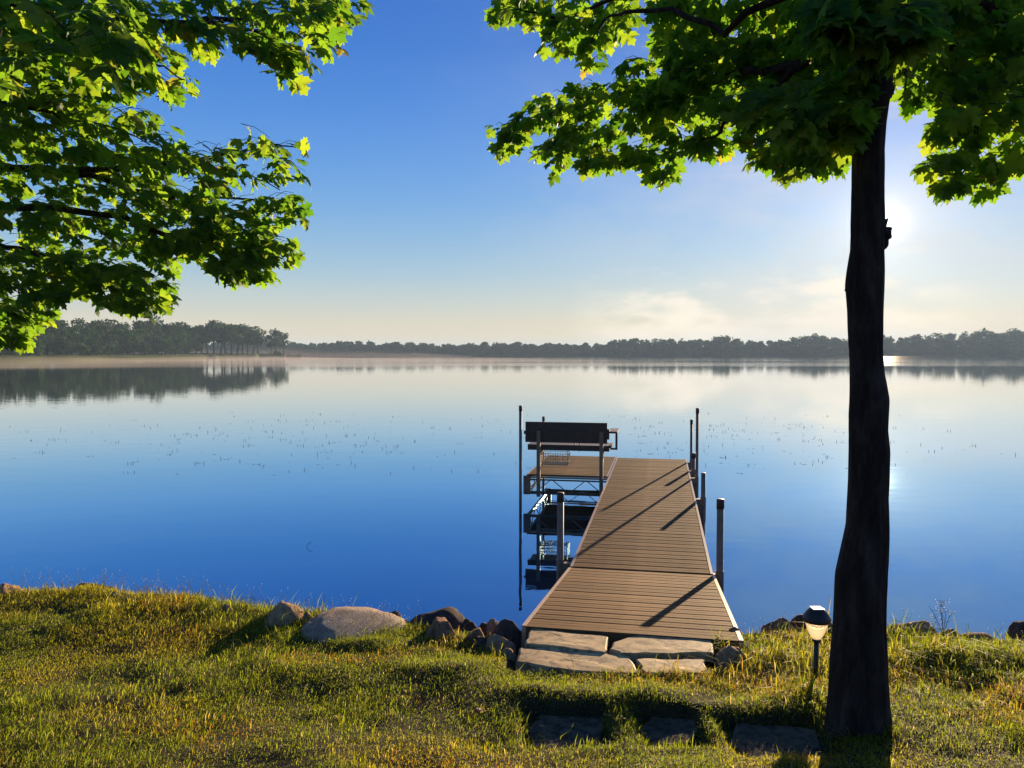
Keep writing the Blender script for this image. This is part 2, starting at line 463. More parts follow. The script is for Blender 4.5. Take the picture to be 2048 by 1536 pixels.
tag(MB().add([(-4000, -4000, -2.0), (4000, -4000, -2.0), (4000, 4000, -2.0), (-4000, 4000, -2.0)], [(0, 1, 2, 3)]).build(
    'lake_bed', m_rock('lake_silt', ((0.02, 0.02, 0.015), (0.04, 0.035, 0.025), (0.05, 0.045, 0.03)), 3)), kind='structure')

# ------------------------------------------------------------------ far shores
m_land = m_rock('shore_grass_bank', ((0.025, 0.04, 0.012), (0.05, 0.065, 0.02), (0.08, 0.075, 0.03)), 2, 0.2)
def land(name, base, depth, hgt):
    """base: water-edge polyline (x,y); land rises behind it"""
    b = MB(); n = len(base)
    rows = [(0, -0.3), (1.5, hgt * 0.55), (5, hgt), (depth, hgt + 0.6), (depth + 3, -0.3)]
    for (x, y) in base:
        d = Vector((x, y, 0)).normalized()
        for k, (dd, z) in enumerate(rows):
            b.v.append((x + d.x * dd, y + d.y * dd, z + (random.uniform(-.15, .15) if 0 < k < 4 else 0)))
    r = len(rows)
    for i in range(n - 1):
        for k in range(r - 1):
            b.f.append((i * r + k, (i + 1) * r + k, (i + 1) * r + k + 1, i * r + k + 1))
    return tag(b.build(name, m_land, smooth=True), kind='structure')
def wl(px, py):
    p = at_z(px, py, 0.0); return (p.x, p.y)
def poly_interp(pts, n):
    xs = np.array([p[0] for p in pts]); ys = np.array([p[1] for p in pts]); t = np.linspace(0, len(pts) - 1, n)
    return list(zip(np.interp(t, range(len(pts)), xs), np.interp(t, range(len(pts)), ys)))
PEN_PX = [(-700, 736), (-300, 731), (0, 725.5), (200, 721), (400, 717.2), (500, 716), (572, 715.2)]
PEN = [wl(*p) for p in PEN_PX]
land('wooded_point_bank', [(a + random.uniform(-1, 1), b_ + random.uniform(-2, 2)) for a, b_ in poly_interp(PEN, 70)], 34, 1.5)
land('islet_bank', poly_interp([wl(572, 715.0), wl(602, 714.8)], 8), 10, 0.7)
FAR_PX = [(-900, 712.5), (560, 712), (1000, 711.8), (1500, 711.6), (2048, 711.4), (3200, 711.5)]
land('far_shore_bank', poly_interp([wl(*p) for p in FAR_PX], 220), 700, 1.2)

def far_leaf_mat(name, lo, hi, tr):
    m = Mat(name)
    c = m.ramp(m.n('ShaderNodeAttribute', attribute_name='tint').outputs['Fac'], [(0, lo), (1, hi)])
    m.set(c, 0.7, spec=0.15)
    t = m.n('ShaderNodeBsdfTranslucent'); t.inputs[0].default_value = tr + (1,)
    mx = m.n('ShaderNodeMixShader'); mx.inputs[0].default_value = 0.35
    m.L.new(m.p.outputs[0], mx.inputs[1]); m.L.new(t.outputs[0], mx.inputs[2]); m.L.new(mx.outputs[0], m.out.inputs[0])
    return m.m
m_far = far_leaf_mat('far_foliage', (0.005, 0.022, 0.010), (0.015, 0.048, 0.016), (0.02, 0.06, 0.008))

def crown_np(lobes, n, size, seed):
    """n small leaf-clump triangles pairs scattered on and in the lobes. returns V,F,tint"""
    r = np.random.default_rng(seed)
    lob = np.array(lobes, float)                       # cx cy cz rx ry rz
    w = lob[:, 3] * lob[:, 4] + lob[:, 3] * lob[:, 5]; w /= w.sum()
    k = r.choice(len(lob), n, p=w)
    d = r.normal(size=(n, 3)); d /= np.linalg.norm(d, axis=1)[:, None]
    rad = r.random(n) ** 0.33 * r.uniform(.86, 1.12, n)
    P = lob[k, :3] + d * lob[k, 3:] * rad[:, None]
    a = r.normal(size=(n, 3)); a /= np.linalg.norm(a, axis=1)[:, None]
    b = np.cross(a, r.normal(size=(n, 3))); b /= np.linalg.norm(b, axis=1)[:, None]
    s = size * r.uniform(.5, 1.3, n)[:, None]
    V = np.stack([P - a * s, P + b * s * .7, P + a * s, P - b * s * .7], 1).reshape(-1, 3)
    Fc = np.arange(n * 4).reshape(-1, 4)
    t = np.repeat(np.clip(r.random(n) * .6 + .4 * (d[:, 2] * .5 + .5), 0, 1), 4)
    return V, Fc, np.stack([t, t, t, np.ones_like(t)], 1)
def make_lobes(h, w, base, seed, nl=9):
    r = random.Random(seed); out = []
    for _ in range(nl):
        z = r.uniform(base + .12, .92); 
        spread = (1 - abs((z - (base + 1) / 2) / ((1 - base) / 2)) ** 1.6) * .55 + .15
        an = r.uniform(0, 6.28); q = r.uniform(.2, 1) * spread * w
        rr = r.uniform(.16, .27) * w
        out.append((math.cos(an) * q, math.sin(an) * q, z * h, rr * 1.15, rr * 1.15, min(rr * .8, (1.02 - z) * h + .3)))
    out.append((0, 0, (base + .5 * (1 - base)) * h, w * .26, w * .26, (1 - base) * .42 * h))
    return out
# tree kinds of the wooded point: unit templates about 15 m tall
def tree_template(seed, h, w, base, n, size):
    V, Fc, t = crown_np(make_lobes(h, w, base, seed), n, size, seed)
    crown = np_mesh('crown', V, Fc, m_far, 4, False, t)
    b = MB(); r = random.Random(seed)
    lean = r.uniform(-.06, .06) * h
    fork = max(base, .22) * h
    b.tube([(0, 0, -1), (lean * .3, 0, fork * .5), (lean, 0, fork), (lean * 1.3, 0, h * .75)], [.42, .34, .28, .08], 6)
    for k in range(4):
        an = r.uniform(0, 6.28); z0 = fork * r.uniform(.8, 1.25)
        b.tube([(lean * .9, 0, z0), (lean + math.cos(an) * w * .2, math.sin(an) * w * .2, z0 + .14 * h), (lean + math.cos(an) * w * .34, math.sin(an) * w * .34, z0 + .3 * h)], [.12, .08, .03], 5)
    return crown, b.mesh('trunk', M['bark'])
DENSE = [tree_template(100 + i, 15, 11.5, .04, 1500, .55) for i in range(5)]
OPEN = [tree_template(200 + i, 15, 9.5, .30, 1100, .5) for i in range(5)]
def plant(name, tpl, x, y, h, label, group=None, wide=1.0, z=1.0):
    o = empty(name, (x, y, z), random.uniform(0, 6.28)); s = h / 15
    o.scale = (s * wide, s * wide, s)
    link('crown', tpl[0], o); link('trunk', tpl[1], o)
    tag(o, label, 'tree', group); return o
def tree_top(px):
    return float(np.interp(px, [-700, -200, 0, 120, 215, 300, 380, 440, 500, 545, 565], [600, 622, 634, 636, 629, 637, 647, 641, 645, 656, 668]))
def pen_at(px):
    xs = [p[0] for p in PEN_PX]; q = wl(px, float(np.interp(px, xs, [p[1] for p in PEN_PX]))); return Vector((q[0], q[1], 0))
n_t = 0
px = -640.0
while px < 395:
    for row, (back, th) in enumerate(((8, .90), (18, 1.0), (29, 1.06))):
        q = px + random.uniform(-14, 14)
        p = pen_at(q); d = p.normalized(); p = p + d * (back + random.uniform(-3, 3))
        h = ((705 - tree_top(q)) / F_PX * p.y + CAM_H - 1.0) * th * random.uniform(.76, 1.06)
        plant('broadleaf_tree', random.choice(DENSE), p.x, p.y, h, 'dark dense broadleaf tree in the solid wood on the left point, leafy to the ground',
              'trees of the solid wood on the left point')
    px += 30 if px > -60 else 60
for q, back, hh in ((392, 12, 1.), (404, 22, .98), (416, 8, .95), (428, 16, 1.02), (441, 9, 1.0), (452, 20, 1.0), (463, 10, .95), (474, 15, .97), (485, 8, .94),
                    (495, 13, .99), (506, 9, .9), (516, 14, .85)):
    p = pen_at(q); p = p + p.normalized() * back
    h = ((705 - tree_top(q)) / F_PX * p.y + CAM_H - 1.2) * hh
    plant('grove_tree', random.choice(OPEN), p.x, p.y, h, 'tree with bare dark trunk in the open grove between the solid wood and the tip',
          'trees of the open grove on the left point', 1.05)
p = pen_at(541); plant('tip_tree', OPEN[1], p.x, p.y + 7, 13.3, 'tallest tree of the pair at the very tip of the left point', None, .85)
p = pen_at(556); plant('tip_tree', OPEN[3], p.x, p.y + 9, 10.6, 'lower leaning tree at the very tip of the left point, last before open water', None, .75)
p = pen_at(527); plant('tip_tree', OPEN[0], p.x, p.y + 10, 9.8, 'small tree filling the gap just left of the pair at the tip', None, .7)
p = pen_at(549); sh = empty('shore_bush', (p.x, p.y + 4, .8))
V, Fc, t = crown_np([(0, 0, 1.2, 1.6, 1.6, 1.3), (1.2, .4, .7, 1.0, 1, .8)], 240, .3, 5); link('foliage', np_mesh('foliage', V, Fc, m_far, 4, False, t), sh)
tag(sh, 'low round bush under the pair of trees at the tip of the left point', 'bush')

# the wood on the far shore: one unbroken mass half a kilometre off
def far_wood():
    VV, FF, TT = [], [], []; o = 0; r = random.Random(3)
    prof = [(-900, 676), (560, 685), (640, 686), (700, 684), (760, 686), (800, 682), (900, 690), (960, 687), (1000, 684), (1080, 688), (1150, 684), (1210, 689), (1245, 676), (1300, 682), (1355, 671),
            (1400, 676), (1470, 674), (1540, 683), (1580, 676), (1640, 668), (1700, 674), (1780, 670), (1850, 673), (1900, 668), (1960, 663), (2010, 660), (2048, 662), (2400, 655), (3200, 640)]
    px_ = np.arange(-900, 3200, 11.0)
    for q in px_:
        for row in range(2):
            qq = q + r.uniform(-9, 9)
            base_py = float(np.interp(qq, [p[0] for p in FAR_PX], [p[1] for p in FAR_PX]))
            p = at_z(qq, base_py, 0.0); d = Vector((p.x, p.y, 0)).normalized(); p = p + d * (8 + row * 16 + r.uniform(-4, 4))
            top = float(np.interp(qq, [a[0] for a in prof], [a[1] for a in prof]))
            h = ((705 - top) / F_PX * p.y + CAM_H - 1.2) * r.uniform(.72, 1.12)
            w = r.uniform(7, 12) * (h / 12) ** .5
            V, Fc, t = crown_np(make_lobes(h, w, .02, r.randint(0, 9999), 7), 420, .85, r.randint(0, 9999))
            V2, F2, t2 = crown_np([(0, 0, .1 * h, 6.5, 5, .16 * h), (r.uniform(-3, 3), 0, .28 * h, 5, 4, .16 * h)], 150, .9, r.randint(0, 9999))
            Fc = np.concatenate([Fc, F2 + len(V)]); V = np.concatenate([V, V2]); t = np.concatenate([t, t2])
            VV.append(V + np.array([p.x, p.y, 1.0])); FF.append(Fc + o); TT.append(t); o += len(V)
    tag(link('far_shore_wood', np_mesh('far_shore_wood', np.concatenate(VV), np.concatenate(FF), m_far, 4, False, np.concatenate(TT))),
        'long hazy wood along the whole far shore of the lake', 'wood', kind='stuff')
far_wood()
m_white = m_painted('white_canvas', (0.75, 0.74, 0.72), (0.85, 0.84, 0.82), 0.6)
for q, w_, lab in ((873, 5.0, 'left one of two tiny white boat shelters on the far shore'), (884, 3.2, 'right one of two tiny white boat shelters on the far shore')):
    p = at_z(q, 711.5, 0); e = empty('boat_shelter', (p.x, p.y - 6, 0)); b = MB()
    b.lathe([(w_ / 2, 0), (w_ * .47, .5), (w_ * .3, .9), (.1, 1.05)], 12, (0, 0, 1.3)); b.build('canopy', m_white, e)
    for sx in (-1, 1):
        for sy in (-1, 1): MB().beam((sx * w_ * .33, sy * w_ * .33, -1), (sx * w_ * .33, sy * w_ * .33, 1.35), .12, .12).build('leg', M['galv'], e)
    tag(e, lab, 'boat shelter', 'boat shelters on the far shore')

# ------------------------------------------------------------------ dock
AZ = R(11.0); DZ = 0.475; DW, DL = 1.23, 7.35
O = at_z(1140, 1133, DZ)
dock = empty('dock', (O.x, O.y, 0), -AZ)
tag(dock, 'brown composite plank dock on steel posts running from the stone steps out into the lake', 'dock')
Dm = Matrix.Translation((O.x, O.y, 0)) @ Matrix.Rotation(-AZ, 4, 'Z')
Di = Dm.inverted()
BP, BT = 0.141, 0.03
def board_mesh(w):
    b = MB(); g = BP - .012; c = .005
    prof = [(0, -BT), (g, -BT), (g, -c), (g - c, 0), (g * .52, 0), (g * .5, -.002), (g * .48, 0), (c, 0), (0, -c)]
    vs = [(x, y, z) for x in (0, w) for y, z in prof]; n = len(prof)
    b.add(vs, [tuple(range(n - 1, -1, -1)), tuple(range(n, 2 * n))] + [(i, (i + 1) % n, (i + 1) % n + n, i + n) for i in range(n)])
    return b.mesh('board', M['board'])
bm_main = board_mesh(DW - .05)
def boards(parent, me, n, x0, y0, z0):
    for i in range(n):
        o = link('board', me, parent); o.location = (x0 + random.uniform(-.0015, .0015), y0 + i * BP, z0 + random.uniform(-.001, .001))
        o.rotation_euler = (random.uniform(-.004, .004), 0, random.uniform(-.0012, .0012))
def edge_trim(x0, x1, y0, y1, z, dp=.14):
    b = MB()
    for x in (x0, x1 - .024):
        b.box(x, x + .024, y0, y1, z - dp, z + .003)
    b.box(x0 + .024, x1 - .024, y0 + .0, y0 + .02, z - dp, z - .033); b.box(x0 + .024, x1 - .024, y1 - .02, y1, z - dp, z - .033)
    return b
section = edge_trim(0, DW, 0, DL, DZ).build('deck_frame', M['trim'], dock)
nb = int((DL - .02) / BP)
boards(section, bm_main, nb, .025, .012, DZ)
b = MB()
for k in range(9):
    y = .5 + k * (DL - 1) / 8; b.box(.024, DW - .024, y, y + .05, DZ - .13, DZ - .034)
b.build('crossbeam', M['frame'], section)
b = MB()
for x in (.01, DW - .01):      # lower chord and zig-zag truss on both sides
    b.beam((x, .05, DZ - .34), (x, DL - .05, DZ - .34), .03, .04)
    n = 12
    for k in range(n):
        ya, yb = .05 + k * (DL - .1) / n, .05 + (k + 1) * (DL - .1) / n
        za, zb = (DZ - .13, DZ - .33) if k % 2 == 0 else (DZ - .33, DZ - .13)
        b.beam((x, ya, za), (x, yb, zb), .012, .012)
b.build('side_truss', M['frame'], section)
# ramp
RL = 2.37; rise = 0.305
ra = math.atan(rise / RL)
ramp_f = edge_trim(-.008, DW + .012, -RL, -.035, 0).build('ramp_frame', M['trim'], dock)
ramp_f.location = (0, 0, DZ - .006); ramp_f.rotation_euler = (-ra, 0, 0)
boards(ramp_f, board_mesh(DW - .03), 16, .016, -RL + .085, 0)
o = MB().box(.016, DW - .014, 0, .085, -.1, .0).build('nose_board', M['board'], ramp_f); o.location = (0, -RL - .003, 0)
MB().box(.03, DW - .03, -.034, -.002, DZ - .06, DZ - .022).build('hinge_bar', M['frame'], dock)
# side platform
PL, PW = 2.32, 1.27
PY0 = DL - PL + .02
plat = edge_trim(-PW, -.012, PY0, PY0 + PL, DZ - .002, .058).build('platform_frame', M['trim'], dock)
boards(plat, board_mesh(PW - .066), int((PL - .02) / BP), -PW + .025, PY0 + .012, DZ)
b = MB()
zt, zb_ = DZ - .075, DZ - .29
for y in (PY0 + .02, PY0 + PL - .02):
    b.beam((-PW, y, zb_), (-.01, y, zb_), .035, .045); b.beam((-PW, y, zt - .012), (-.01, y, zt - .012), .03, .02)
    n = 4
    for k in range(n):
        xa, xb = -PW + .12 + k * (PW - .2) / n, -PW + .12 + (k + 1) * (PW - .2) / n
        za, zc = (zb_, zt) if k % 2 == 0 else (zt, zb_)
        b.beam((xa, y, za), (xb, y, zc), .012, .012)
for x in (-PW + .01,):
    b.beam((x, PY0, zb_), (x, PY0 + PL, zb_), .035, .045)
    for k in range(6):
        ya, yb = PY0 + .05 + k * (PL - .1) / 6, PY0 + .05 + (k + 1) * (PL - .1) / 6
        za, zc = (zb_, zt) if k % 2 == 0 else (zt, zb_)
        b.beam((x, ya, za), (x, yb, zc), .012, .012)
b.build('platform_truss', M['frame'], plat)
for y in (PY0 + .02, PY0 + PL - .02):
    c = MB().box(-PW - .055, -PW + .06, y - .02, y + .02, DZ - .32, DZ - .03)
    for zz in (DZ - .1, DZ - .28): c.lathe([(.012, -.03), (.012, .0)], 8, (-PW + .02, y, zz))
    c.build('corner_bracket', M['galv'], plat)
# posts
def post(px, ytop, yd, r, mat, ybase_off=0.0, cap=True, sleeve=True, capr=1.12):
    P = at_y(px, ytop, yd); q = Di @ P
    e = MB().lathe([(r, -.9), (r, q.z - .05)], 14, (0, 0, 0)).build('post', mat, dock, True)
    e.location = (q.x, q.y, 0)
    if cap: MB().lathe([(r * capr, q.z - .085), (r * capr, q.z - .008), (r * .95, q.z)], 14).build('post_cap', M['cap'], e, True)
    if sleeve:
        side = 1 if q.x > 0 else -1
        s_ = MB().lathe([(r * 1.2, DZ - .33), (r * 1.2, DZ + .0)], 12)
        x1 = (DW - q.x) if side > 0 else -q.x
        if q.y > PY0 - .3 and side < 0: x1 = (-PW - q.x)
        s_.box(min(0, x1), max(0, x1), -.03, .03, DZ - .30, DZ - .03)
        s_.build('post_bracket', M['galv'], e)
    return q
tall = []
print('post', post(1441, 998, 6.62, .030, M['galv']))
print('post', post(1121, 985, 7.00, .030, M['galv']))
print('post', post(1407, 938, 10.05, .030, M['galv'], cap=False))
print('post', post(1395, 816, 11.75, .023, M['galv']))
post(1387, 906, 12.45, .03, M['galv'], sleeve=True)
print('post', post(1383, 839, 13.45, .022, M['galv']))
print('post', post(1041, 811, 11.70, .023, M['galv'], sleeve=False))
print('post', post(1087, 833, 13.95, .023, M['galv'], sleeve=False))

# bench standing on the side platform, facing the lake
bench = empty('bench', tuple(Dm @ Vector((-PW + .02, PY0, 0))), -AZ)
tag(bench, 'dark slatted bench with straight back on the side platform of the dock, facing the lake', 'bench')
BWd = 1.26
for z0, z1, y in ((.665 + DZ, .825 + DZ, -.07), (.51 + DZ, .65 + DZ, -.075)):
    o = MB().box(-.03, BWd - .03, y, y + .035, z0 + .0, z1).build('back_board', M['bench'], bench)
MB().box(-.05, BWd - .03, -.10, -.072, DZ + .635, DZ + .685).build('back_rail', M['bench'], bench)
MB().box(-.03, BWd + .0, -.04, -.005, DZ + .57, DZ + .73).build('back_board', M['bench'], bench)
for k in range(3):
    MB().box(0, BWd + .03, .0 + k * .145, .135 + k * .145, DZ + .435, DZ + .47).build('seat_board', M['bench'], bench)
MB().box(0, BWd + .0, -.035, -.006, DZ + .385, DZ + .472).build('seat_rail', M['bench'], bench)
for x in (.16, 1.12):
    MB().box(x, x + .055, -.165, -.11, DZ - .32, DZ + .69).build('leg', M['galv'], bench)
    b = MB(); b.box(x, x + .055, -.108, .42, DZ + .385, DZ + .43); b.beam((x + .027, -.11, DZ + .1), (x + .027, .30, DZ + .385), .035, .035); b.build('seat_brace', M['galv'], bench)
for x in (BWd + .02, -.10):
    if x > 0:
        b = MB(); b.box(x - .03, x + .10, -.04, .47, DZ + .665, DZ + .695); b.build('armrest', M['bench'], bench)
        b = MB(); b.box(x + .05, x + .085, .33, .36, DZ + .40, DZ + .665); b.box(x - .03, x + .085, .33, .36, DZ + .37, DZ + .40); b.build('arm_post', M['frame'], bench)
for x in (.72, .80):
    MB().box(x, x + .012, -.02, .0, DZ + .38, DZ + .60).build('strap', M['frame'], bench)
# wire basket hanging under the seat
b = MB(); bx0, bx1, by0, by1, bz0, bz1 = .20, .62, -.02, .30, DZ + .16, DZ + .33
def wire(a, c, r_=.0028): b.beam(a, c, r_ * 2, r_ * 2)
for k in range(12):
    x = bx0 + (bx1 - bx0) * k / 11; 
    wire((x, by0, bz0), (x, by0, bz1)); wire((x, by1, bz0), (x, by1, bz1)); wire((x, by0, bz0), (x, by1, bz0))
for k in range(5):
    z = bz0 + (bz1 - bz0) * k / 4
    for y in (by0, by1): wire((bx0, y, z), (bx1, y, z), .0034 if k in (0, 4) else .0028)
    for x in (bx0, bx1): wire((x, by0, z), (x, by1, z))
for k in range(9):
    y = by0 + (by1 - by0) * k / 8; wire((bx0, y, bz0), (bx1, y, bz0)); wire((bx0, y, bz0), (bx0, y, bz1)); wire((bx1, y, bz0), (bx1, y, bz1))
for x in (bx0 + .03, bx1 - .02): wire((x, by0, bz1), (x + .04, by0, DZ + .40), .004)
bo = b.build('wire_basket', M['wire']); bo.location = bench.location; bo.rotation_euler = bench.rotation_euler
tag(bo, 'small wire mesh basket hanging under the bench on the dock', 'basket')

# ------------------------------------------------------------------ stones
def rock_mesh(seed, mat, sub=4, rough=.16, cuts=5):
    import bmesh
    bm = bmesh.new(); bmesh.ops.create_icosphere(bm, subdivisions=sub, radius=1)
    r = np.random.default_rng(seed)
    V = np.array([v.co[:] for v in bm.verts])
    o = r.random(3) * 40
    n = vnoise(V[:, 0] * 1.3 + o[0], V[:, 1] * 1.3 + o[1], V[:, 2] * 1.3 + o[2]) + .4 * vnoise(V[:, 0] * 3.5 + o[1], V[:, 1] * 3.5 + o[2], V[:, 2] * 3.5 + o[0]) + .22 * vnoise(V[:, 0] * 9 + o[1], V[:, 1] * 9 + o[2], V[:, 2] * 9 + o[0]) + .08 * vnoise(V[:, 0] * 22, V[:, 1] * 22, V[:, 2] * 22)
    V = V * (1 + rough * n)[:, None]
    for _ in range(cuts):
        d = r.normal(size=3); d /= np.linalg.norm(d); lim = r.uniform(.62, .9)
        t = V @ d; k = t > lim; V[k] -= np.outer((t[k] - lim) * .85, d)
    for v, c in zip(bm.verts, V): v.co = c
    me = bpy.data.meshes.new('rock'); bm.to_mesh(me); bm.free(); me.materials.append(mat); me.shade_smooth(); return me
def rock(x0, x1, y0, y1, Y, mat, label, seed, depth=None, rough=.24, cuts=9, rz=None, sub=4):
    """outline box in the picture, distance Y"""
    a = at_y(x0, y1, Y); c = at_y(x1, y0, Y)
    w = (c.x - a.x) / 2; h = (c.z - a.z) / 2
    o = link('rock', rock_mesh(seed, mat, sub, rough, cuts)); o.location = ((a.x + c.x) / 2, Y, a.z)
    o.scale = (w * 1.08, depth or w * 1.0, h * (2.05 if x0 < 1400 else 2.5)); o.rotation_euler = (0, 0, rz if rz is not None else random.uniform(-.3, .3))
    tag(o, label, 'rock', 'rocks along the lake edge'); return o
rock(-30, 52, 1168, 1215, 5.35, M['tanrock'], 'tan rock at the far left end of the shoreline, grass growing over it', 1)
rock(110, 240, 1169, 1215, 5.45, M['darkrock'], 'dark flat rock behind the pale slab-like rock at the left of the shoreline', 2)
rock(112, 218, 1176, 1225, 5.25, M['tanrock'], 'pale flat-topped rock lying in front of a dark one at the left of the shoreline', 3)
rock(222, 240, 1184, 1206, 5.15, M['tanrock'], 'small round pebble right of the pale flat-topped rock', 4)
rock(355, 395, 1208, 1235, 5.0, M['tanrock'], 'small half sunk rock in the shore grass, nearer the pale flat-topped rock', 5)
rock(440, 470, 1208, 1232, 4.9, M['tanrock'], 'small half sunk rock in the shore grass, nearer the big boulder', 6)
rock(515, 603, 1211, 1262, 4.72, M['tanrock'], 'rounded tan rock just left of the big speckled boulder', 7)
rock(598, 632, 1220, 1252, 4.72, M['tanrock'], 'small stone wedged between the rounded tan rock and the big boulder', 8)
bo_ = rock(612, 838, 1233, 1278, 4.60, M['granite'], 'big low speckled granite boulder, the largest rock on the shore', 9, depth=.34, rough=.12, cuts=7, rz=-.1, sub=5); bo_.rotation_euler[1] = .10
rock(768, 815, 1226, 1262, 4.85, M['darkrock'], 'brown stone peeping out behind the right shoulder of the big boulder', 10)
rock(806, 925, 1223, 1275, 4.75, M['darkrock'], 'long dark rock behind the rusty one, right of the big boulder', 11)
rock(835, 920, 1234, 1290, 4.5, M['redrock'], 'rusty orange rock lying in front of the long dark one', 12)
rock(912, 960, 1240, 1275, 4.75, M['darkrock'], 'small dark stone between the rusty rock and the heap beside the dock', 13)
rock(925, 975, 1252, 1300, 4.45, M['redrock'], 'reddish rounded stone left of the heap beside the dock', 14)
rock(955, 985, 1243, 1262, 4.8, M['darkrock'], 'small round stone at the water behind the heap beside the dock', 15)
rock(972, 1006, 1240, 1275, 4.65, M['tanrock'], 'upright brown stone at the back of the heap beside the dock', 16)
rock(978, 1046, 1241, 1302, 4.5, M['darkrock'], 'large dark angular rock touching the left corner of the dock ramp', 17, cuts=9, rough=.08)
rock(970, 1034, 1268, 1318, 4.3, M['tanrock'], 'slanting grey-brown rock in front of the dark angular one at the ramp', 18, cuts=7)
rock(1000, 1032, 1293, 1330, 4.15, M['tanrock'], 'small pale stone at the left end of the lowest stone step', 19)
rock(930, 985, 1275, 1320, 4.35, M['darkrock'], 'dark stone sunk in the grass left of the slanting rock', 20)
rock(1446, 1494, 1262, 1305, 4.45, M['redrock'], 'brown rock at the right corner of the dock ramp', 21)
rock(1428, 1486, 1297, 1332, 4.05, M['tanrock'], 'smooth tan wedge-shaped stone at the right end of the stone steps', 22)
rock(1487, 1528, 1270, 1300, 4.5, M['darkrock'], 'low dark stone between the ramp corner rock and the humped brown rock', 23)
rock(1516, 1602, 1244, 1300, 4.6, M['redrock'], 'humped brown rock in the shore grass left of the solar light', 24)
rock(1518, 1605, 1270, 1306, 4.45, M['tanrock'], 'tan ledge-like rock in front of the humped brown rock', 25)
rock(1570, 1625, 1247, 1290, 4.8, M['darkrock'], 'dark rock at the water behind the solar light', 26)
rock(1612, 1680, 1252, 1300, 4.6, M['redrock'], 'reddish rock hidden behind the solar light and the tree trunk', 27)
rock(1755, 1880, 1247, 1310, 4.6, M['tanrock'], 'long mossy rock sloping down to the right from the tree trunk', 28)
rock(1868, 1930, 1270, 1305, 4.55, M['tanrock'], 'low pale stone between the long mossy rock and the arched one', 29)
rock(1918, 2012, 1268, 1330, 4.45, M['redrock'], 'arched brown rock with a bright sunlit rim near the right edge', 30)
rock(2000, 2085, 1259, 1310, 4.6, M['darkrock'], 'dark rock at the right end of the shoreline', 31)
# bedding stones down the bank, half under water
for i, (x, y) in enumerate(((-.35, 4.95), (-.12, 4.88), (-.75, 5.2), (-1.3, 5.4), (-2.1, 5.8), (-2.9, 6.1), (1.75, 5.0), (2.3, 5.1), (2.9, 5.05), (3.4, 5.0), (-4.2, 6.1))):
    o = link('rock', rock_mesh(60 + i, M['darkrock'], 3)); o.location = (x, y, .12); o.scale = (.2, .17, .16)
    tag(o, 'dark stone at the waterline below the bank, mostly hidden by the rocks above it', 'rock', 'stones hidden below the bank')

def slab_mesh(quad, z0, z1, seed, mat):
    """irregular flagstone from a plan outline"""
    r = random.Random(seed); out = []
    n = len(quad)
    for i in range(n):
        a, c = Vector(quad[i]), Vector(quad[(i + 1) % n]); k = max(3, int((c - a).length / .035))
        for j in range(k):
            p = a.lerp(c, j / k); nrm_ = Vector((c.y - a.y, a.x - c.x)).normalized()
            out.append(p + nrm_ * (float(vnoise(p.x * 14 + seed, p.y * 14)) * .012 + float(vnoise(p.x * 45 + seed, p.y * 45)) * .004))
    cx = sum((p.x for p in out)) / len(out); cy = sum((p.y for p in out)) / len(out)
    b = MB(); m = len(out)
    rings = [(1.0, z0), (1.0, z1 - .012), (.985, z1 - .003), (.96, z1), (.6, z1 + .001), (.25, z1)]
    for s_, z in rings:
        for i, p in enumerate(out):
            b.v.append((cx + (p.x - cx) * s_, cy + (p.y - cy) * s_, z + (float(vnoise(p.x * 9, p.y * 9 + s_ * 3, seed)) * .0012 if s_ < .99 else 0)))
    for k in range(len(rings) - 1):
        for i in range(m):
            b.f.append((k * m + i, k * m + (i + 1) % m, (k + 1) * m + (i + 1) % m, (k + 1) * m + i))
    b.f.append(tuple(range((len(rings) - 1) * m, len(rings) * m)))
    return b.mesh('flagstone', mat, False)
def slab(pts, z, th, seed, mat, label, grp):
    q = [at_z(x, y, z) for x, y in pts]; q = [(p.x, p.y) for p in q]
    o = link('flagstone', slab_mesh(q[::-1], z - th, z, seed, mat)); tag(o, label, 'stone slab', grp)
slab([(1062, 1256), (1218, 1272), (1216, 1300), (1208, 1303), (1052, 1286)], .765, .05, 1, M['slab'], 'upper left flagstone of the steps, partly under the end of the ramp', 'flagstone steps')
slab([(1228, 1284), (1268, 1270), (1408, 1272), (1424, 1280), (1426, 1305), (1240, 1306), (1218, 1298)], .765, .05, 2, M['slab'], 'upper right flagstone of the steps, touching the dark gap under the ramp', 'flagstone steps')
slab([(1036, 1295), (1120, 1294), (1262, 1312), (1274, 1346), (1150, 1341), (1032, 1322)], .755, .06, 3, M['slab'], 'longest flagstone of the steps, lower left beside the small pale stone', 'flagstone steps')
slab([(1275, 1318), (1410, 1318), (1415, 1338), (1400, 1345), (1290, 1345)], .755, .06, 4, M['slab'], 'lower right flagstone of the steps, grass creeping over its front edge', 'flagstone steps')
MB().box(-.02, 1.10, 4.50, 4.62, .3, .68).build('bank_sill', M['darkrock']); tag(bpy.data.objects['bank_sill'], 'dark stone sill in the gap under the end of the dock ramp', 'stone sill')
for i, ((xa, xb, ya, yb), lab) in enumerate(zip(PAV, ('left one of the three dark stepping stones sunk in the lawn', 'middle and smallest of the three dark stepping stones sunk in the lawn',
                                                      'right one of the three dark stepping stones, next to the foot of the tree'))):
    xm, ym = (xa + xb) / 2, (ya + yb) / 2; zt_ = float(gz(xm, ym)) + .03
    o = link('stepping_stone', slab_mesh([(xa + .02, ya - .02), (xb - .03, ya + .02), (xb + .03, yb - .03), (xa + .05, yb + .02), (xa - .03, (ya + yb) / 2)], zt_ - .06, zt_, 20 + i, M['slabdark'])); tag(o, lab, 'stepping stone', 'stepping stones in the lawn')

# fallen leaf on the dock is made further down with the maple leaves

